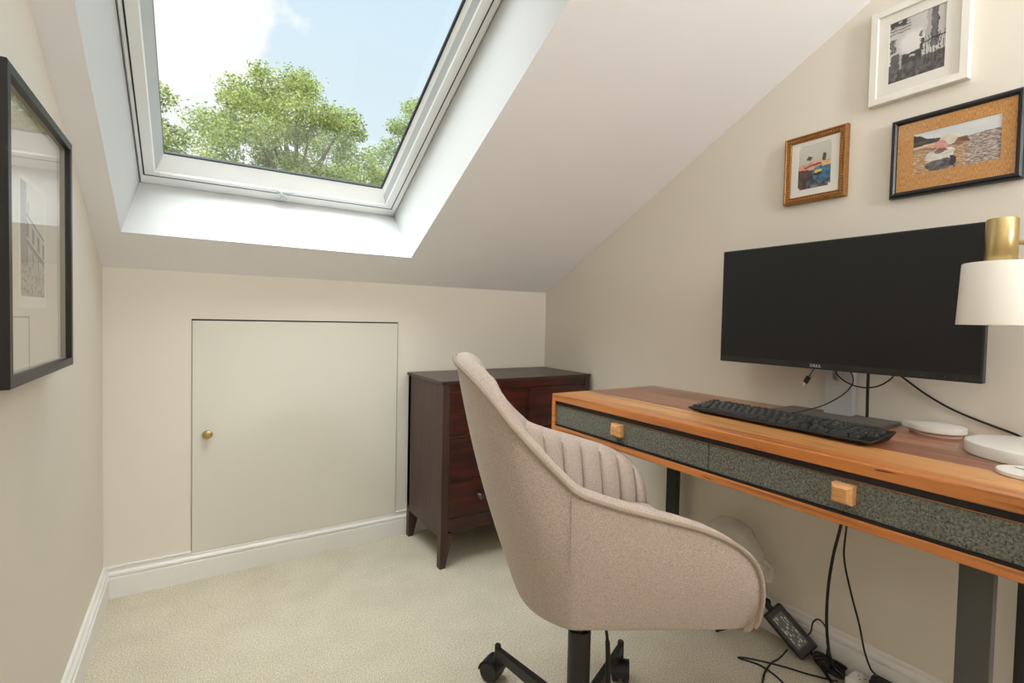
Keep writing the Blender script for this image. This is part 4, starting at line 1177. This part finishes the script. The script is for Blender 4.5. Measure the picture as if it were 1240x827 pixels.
# cables lying on the carpet
cable('floor_cable', [(1.46, .765, .030), (1.435, .775, .006), (1.40, .778, .003), (1.345, .765, .003), (1.30, .745, .003)], .0025, 'thin black cable running off the adapter towards the viewer')
cable('floor_cable', [(1.485, .640, .004), (1.445, .700, .003), (1.42, .745, .003), (1.385, .795, .003), (1.355, .830, .003), (1.338, .842, .003), (1.345, .825, .003), (1.362, .79, .003), (1.36, .745, .003), (1.345, .705, .003), (1.33, .68, .003)], .0025,
      'thin black cable folded in a long loop on the carpet')
cable('hanging_cable', [(1.452, .618, DZ0 - .004), (1.450, .622, .54), (1.452, .634, .45), (1.452, .650, .36), (1.462, .664, .26), (1.470, .668, .16), (1.480, .664, .08), (1.492, .655, .035), (1.50, .64, .022)], .0040, 'thick black cable hanging from the desk down to the coil')
cable('hanging_cable', [(1.456, .622, DZ0 - .004), (1.460, .622, .52), (1.458, .624, .44), (1.462, .628, .36), (1.478, .616, .27), (1.498, .600, .18), (1.510, .590, .11), (1.520, .578, .066), (1.522, .566, .056)], .0025, 'thinner black cable hanging from the desk down to the plug')
sock = empty('extension_socket', (1.506, .572, 0), label='white extension socket block on the carpet beside the baseboard', cat='socket')
bm = B(); box(bm, -.030, .030, -.16, .05, 0, .034, .006, 3); obj('socket_body', bm, WHITEPL, sock)
bm = B()
for y in (.022,):
    box(bm, -.009, -.003, y - .001, y + .001, .0339, .0343); box(bm, .004, .010, y - .009, y - .007, .0339, .0343); box(bm, .004, .010, y + .007, y + .009, .0339, .0343)
obj('socket_holes', bm, GAP, sock)
plug = empty('mains_plug', (1.510, .548, .0345), label='black mains plug pushed into the white extension socket', cat='plug')
bm = B(); box(bm, -.022, .022, -.024, .022, 0, .020, .005, 3); box(bm, -.006, .012, .012, .024, .006, .022, .004); obj('plug_body', bm, BLACK, plug)
bm = B(); box(bm, -.006, .006, -.006, .006, .0199, .0206, .0002); obj('fuse_cover', bm, plain('fuse_cover_grey', (44, 42, 40), .5), plug)

# ------------------------------------------------------------------ outside: trees beyond the window
bm = B(); box(bm, -30, 40, 4.5, 60, -5.2, -5.0)
setp(obj('ground', bm, GROUND), 'lawn far below the roof window', kind='structure')
def tree(name, x, y, ztop, rad, depth, label, mat, nleaf, seed, ls=.11):
    rnd = random.Random(seed)
    t = empty(name, (x, y, -5.0), label=label, cat='tree', group=None)
    top = ztop + 5.0
    bm = B()
    tube(bm, [(0, 0, 0), (.05, .03, top * .3), (-.08, .05, top * .55), (.02, 0, top * .75), (.05, 0, top * .92)], lambda q: .20 * (1 - .88 * q), n=10)
    obj('trunk', bm, BARK, t, smooth=True)
    cl = []
    zc = top - depth * .5
    n = 0
    while n < 120:
        p = Vector((rnd.uniform(-1, 1), rnd.uniform(-1, 1), rnd.uniform(-1, 1)))
        if p.length > 1 or p.length < .3: continue
        hh = (p.z + 1) / 2
        env = math.sqrt(max(0.0, 1 - abs(p.z) ** 2.2))
        cl.append((Vector((p.x * rad, p.y * rad, zc + p.z * depth * .46)), rnd.uniform(.22, .58) * rad * .44)); n += 1
    bm = B()
    for c, rr in cl[:34]:
        z0 = max(1.0, c.z - depth * .35)
        a0 = Vector((0, 0, z0)); mid = a0.lerp(c, .55) + Vector((rnd.uniform(-.15, .15), rnd.uniform(-.15, .15), -.1))
        tube(bm, [a0, mid, c], lambda q: .05 * (1 - .8 * q), n=6, sub=5)
    obj('branches', bm, BARK, t, smooth=True)
    vs, fs = [], []
    tot = sum(r ** 2 for _, r in cl)
    for c, rr in cl:
        k = int(nleaf * rr ** 2 / tot)
        for _ in range(k):
            d = Vector((rnd.gauss(0, 1), rnd.gauss(0, 1), rnd.gauss(0, 1))).normalized() * rr * (rnd.uniform(.1, 1) ** .6 + (.35 * rnd.random() ** 3))
            d.z *= .72
            p = c + d
            a = Vector((rnd.gauss(0, 1), rnd.gauss(0, 1), rnd.gauss(0, .6))).normalized(); b2 = a.cross(Vector((rnd.gauss(0, 1), rnd.gauss(0, 1), rnd.gauss(0, 1)))).normalized()
            s = ls * rnd.uniform(.6, 1.25); b0 = len(vs)
            nl = a.cross(b2)
            vs += [tuple(p - a * s * .5), tuple(p + b2 * s * .28 + nl * s * .05), tuple(p + a * s * .5), tuple(p - b2 * s * .28 + nl * s * .05)]
            fs.append((b0, b0 + 1, b0 + 2, b0 + 3))
    me = bpy.data.meshes.new('foliage'); me.from_pydata(vs, [], fs); me.materials.append(mat)
    o = link(bpy.data.objects.new('foliage', me)); o.parent = t
    return t
tree('garden_tree', 1.80, 12.0, 6.45, 1.95, 5.6, 'broad yellow-green tree in the middle of the roof window', LEAF, 88000, 11, .066)
tree('garden_tree', -2.45, 16.8, 8.95, 2.15, 7.6, 'tree with drooping boughs at the left edge of the window glass', LEAF, 60000, 23, .092)
tree('garden_tree', 7.25, 17.6, 9.4, 2.2, 7.6, 'pale green tree at the lower right corner of the window glass', LEAFDK, 60000, 31, .092)

# ------------------------------------------------------------------ light
wd = bpy.data.worlds.new('sky'); scene.world = wd; wd.use_nodes = True
nt = wd.node_tree; bg = nt.nodes['Background']
tc = nt.nodes.new('ShaderNodeTexCoord')
sp = nt.nodes.new('ShaderNodeSeparateXYZ'); nt.links.new(tc.outputs['Generated'], sp.inputs[0])
dv = nt.nodes.new('ShaderNodeMath'); dv.operation = 'DIVIDE'; nt.links.new(sp.outputs['X'], dv.inputs[0]); nt.links.new(sp.outputs['Y'], dv.inputs[1])
n1 = nt.nodes.new('ShaderNodeTexNoise'); n1.inputs['Scale'].default_value = 7; n1.inputs['Detail'].default_value = 7; n1.inputs['Roughness'].default_value = .55
nt.links.new(tc.outputs['Generated'], n1.inputs['Vector'])
ml = nt.nodes.new('ShaderNodeMath'); ml.operation = 'MULTIPLY_ADD'; ml.inputs[1].default_value = 0.42; nt.links.new(n1.outputs['Fac'], ml.inputs[0])
sb = nt.nodes.new('ShaderNodeMath'); sb.operation = 'MULTIPLY'; sb.inputs[1].default_value = -1.0; nt.links.new(dv.outputs[0], sb.inputs[0]); nt.links.new(sb.outputs[0], ml.inputs[2])
rp = nt.nodes.new('ShaderNodeValToRGB')
rp.color_ramp.elements[0].position = 0.045; rp.color_ramp.elements[0].color = (0, 0, 0, 1)
rp.color_ramp.elements[1].position = 0.085; rp.color_ramp.elements[1].color = (1, 1, 1, 1)
nt.links.new(ml.outputs[0], rp.inputs['Fac'])
gr = nt.nodes.new('ShaderNodeValToRGB')
gr.color_ramp.elements[0].position = 0.25; gr.color_ramp.elements[0].color = lin((224, 236, 242))
gr.color_ramp.elements[1].position = 0.75; gr.color_ramp.elements[1].color = lin((192, 222, 244))
nt.links.new(sp.outputs['Z'], gr.inputs['Fac'])
cl = nt.nodes.new('ShaderNodeValToRGB')
cl.color_ramp.elements[0].position = 0.3; cl.color_ramp.elements[0].color = lin((238, 241, 243))
cl.color_ramp.elements[1].position = 0.6; cl.color_ramp.elements[1].color = lin((252, 252, 252))
nt.links.new(n1.outputs['Fac'], cl.inputs['Fac'])
mx = nt.nodes.new('ShaderNodeMix'); mx.data_type = 'RGBA'
nt.links.new(rp.outputs['Color'], mx.inputs[0]); nt.links.new(gr.outputs['Color'], mx.inputs[6]); nt.links.new(cl.outputs['Color'], mx.inputs[7])
nt.links.new(mx.outputs[2], bg.inputs['Color']); bg.inputs['Strength'].default_value = 1.1

def light(name, typ, loc, direction, energy, color, **kw):
    ld = bpy.data.lights.new(name, typ); ld.energy = energy; ld.color = color
    for k, v in kw.items(): setattr(ld, k, v)
    o = link(bpy.data.objects.new(name, ld)); o.location = loc
    o.rotation_euler = Vector(direction).to_track_quat('-Z', 'Y').to_euler()
    return o
light('hazy_sun', 'SUN', (0, -4, 12), (.30, .26, -.92), 11.5, (.93, .975, 1.0), angle=math.radians(80))
# added unseen uplighter behind the viewer: fill light for the sloping ceiling and room
ul = empty('added_fill_lamp', (1.0, -1.30, 0), label='added unseen fill lamp on a slim white stand behind the viewer', cat='lamp')
bm = B(); lathe(bm, [(0, 0), (.13, 0), (.13, .012), (.12, .018), (.013, .022), (.011, 1.60), (0, 1.60)], n=32); obj('fill_lamp_stand', bm, WHITEPL, ul, smooth=True)
bm = B(); lathe(bm, [(.012, 1.58), (.10, 1.60), (.25, 1.70), (.252, 1.70), (.102, 1.594), (.012, 1.572)], n=40); obj('fill_lamp_bowl', bm, WHITEPL, ul, smooth=True)
light('added_fill_light', 'AREA', (1.0, -1.30, 1.67), (-.22, .85, .45), 47, (.92, .965, 1.0), shape='DISK', size=.4)

scene.view_settings.view_transform = 'Standard'; scene.view_settings.look = 'None'
scene.view_settings.exposure = 0.04; scene.view_settings.gamma = 1
scene.view_settings.use_curve_mapping = False
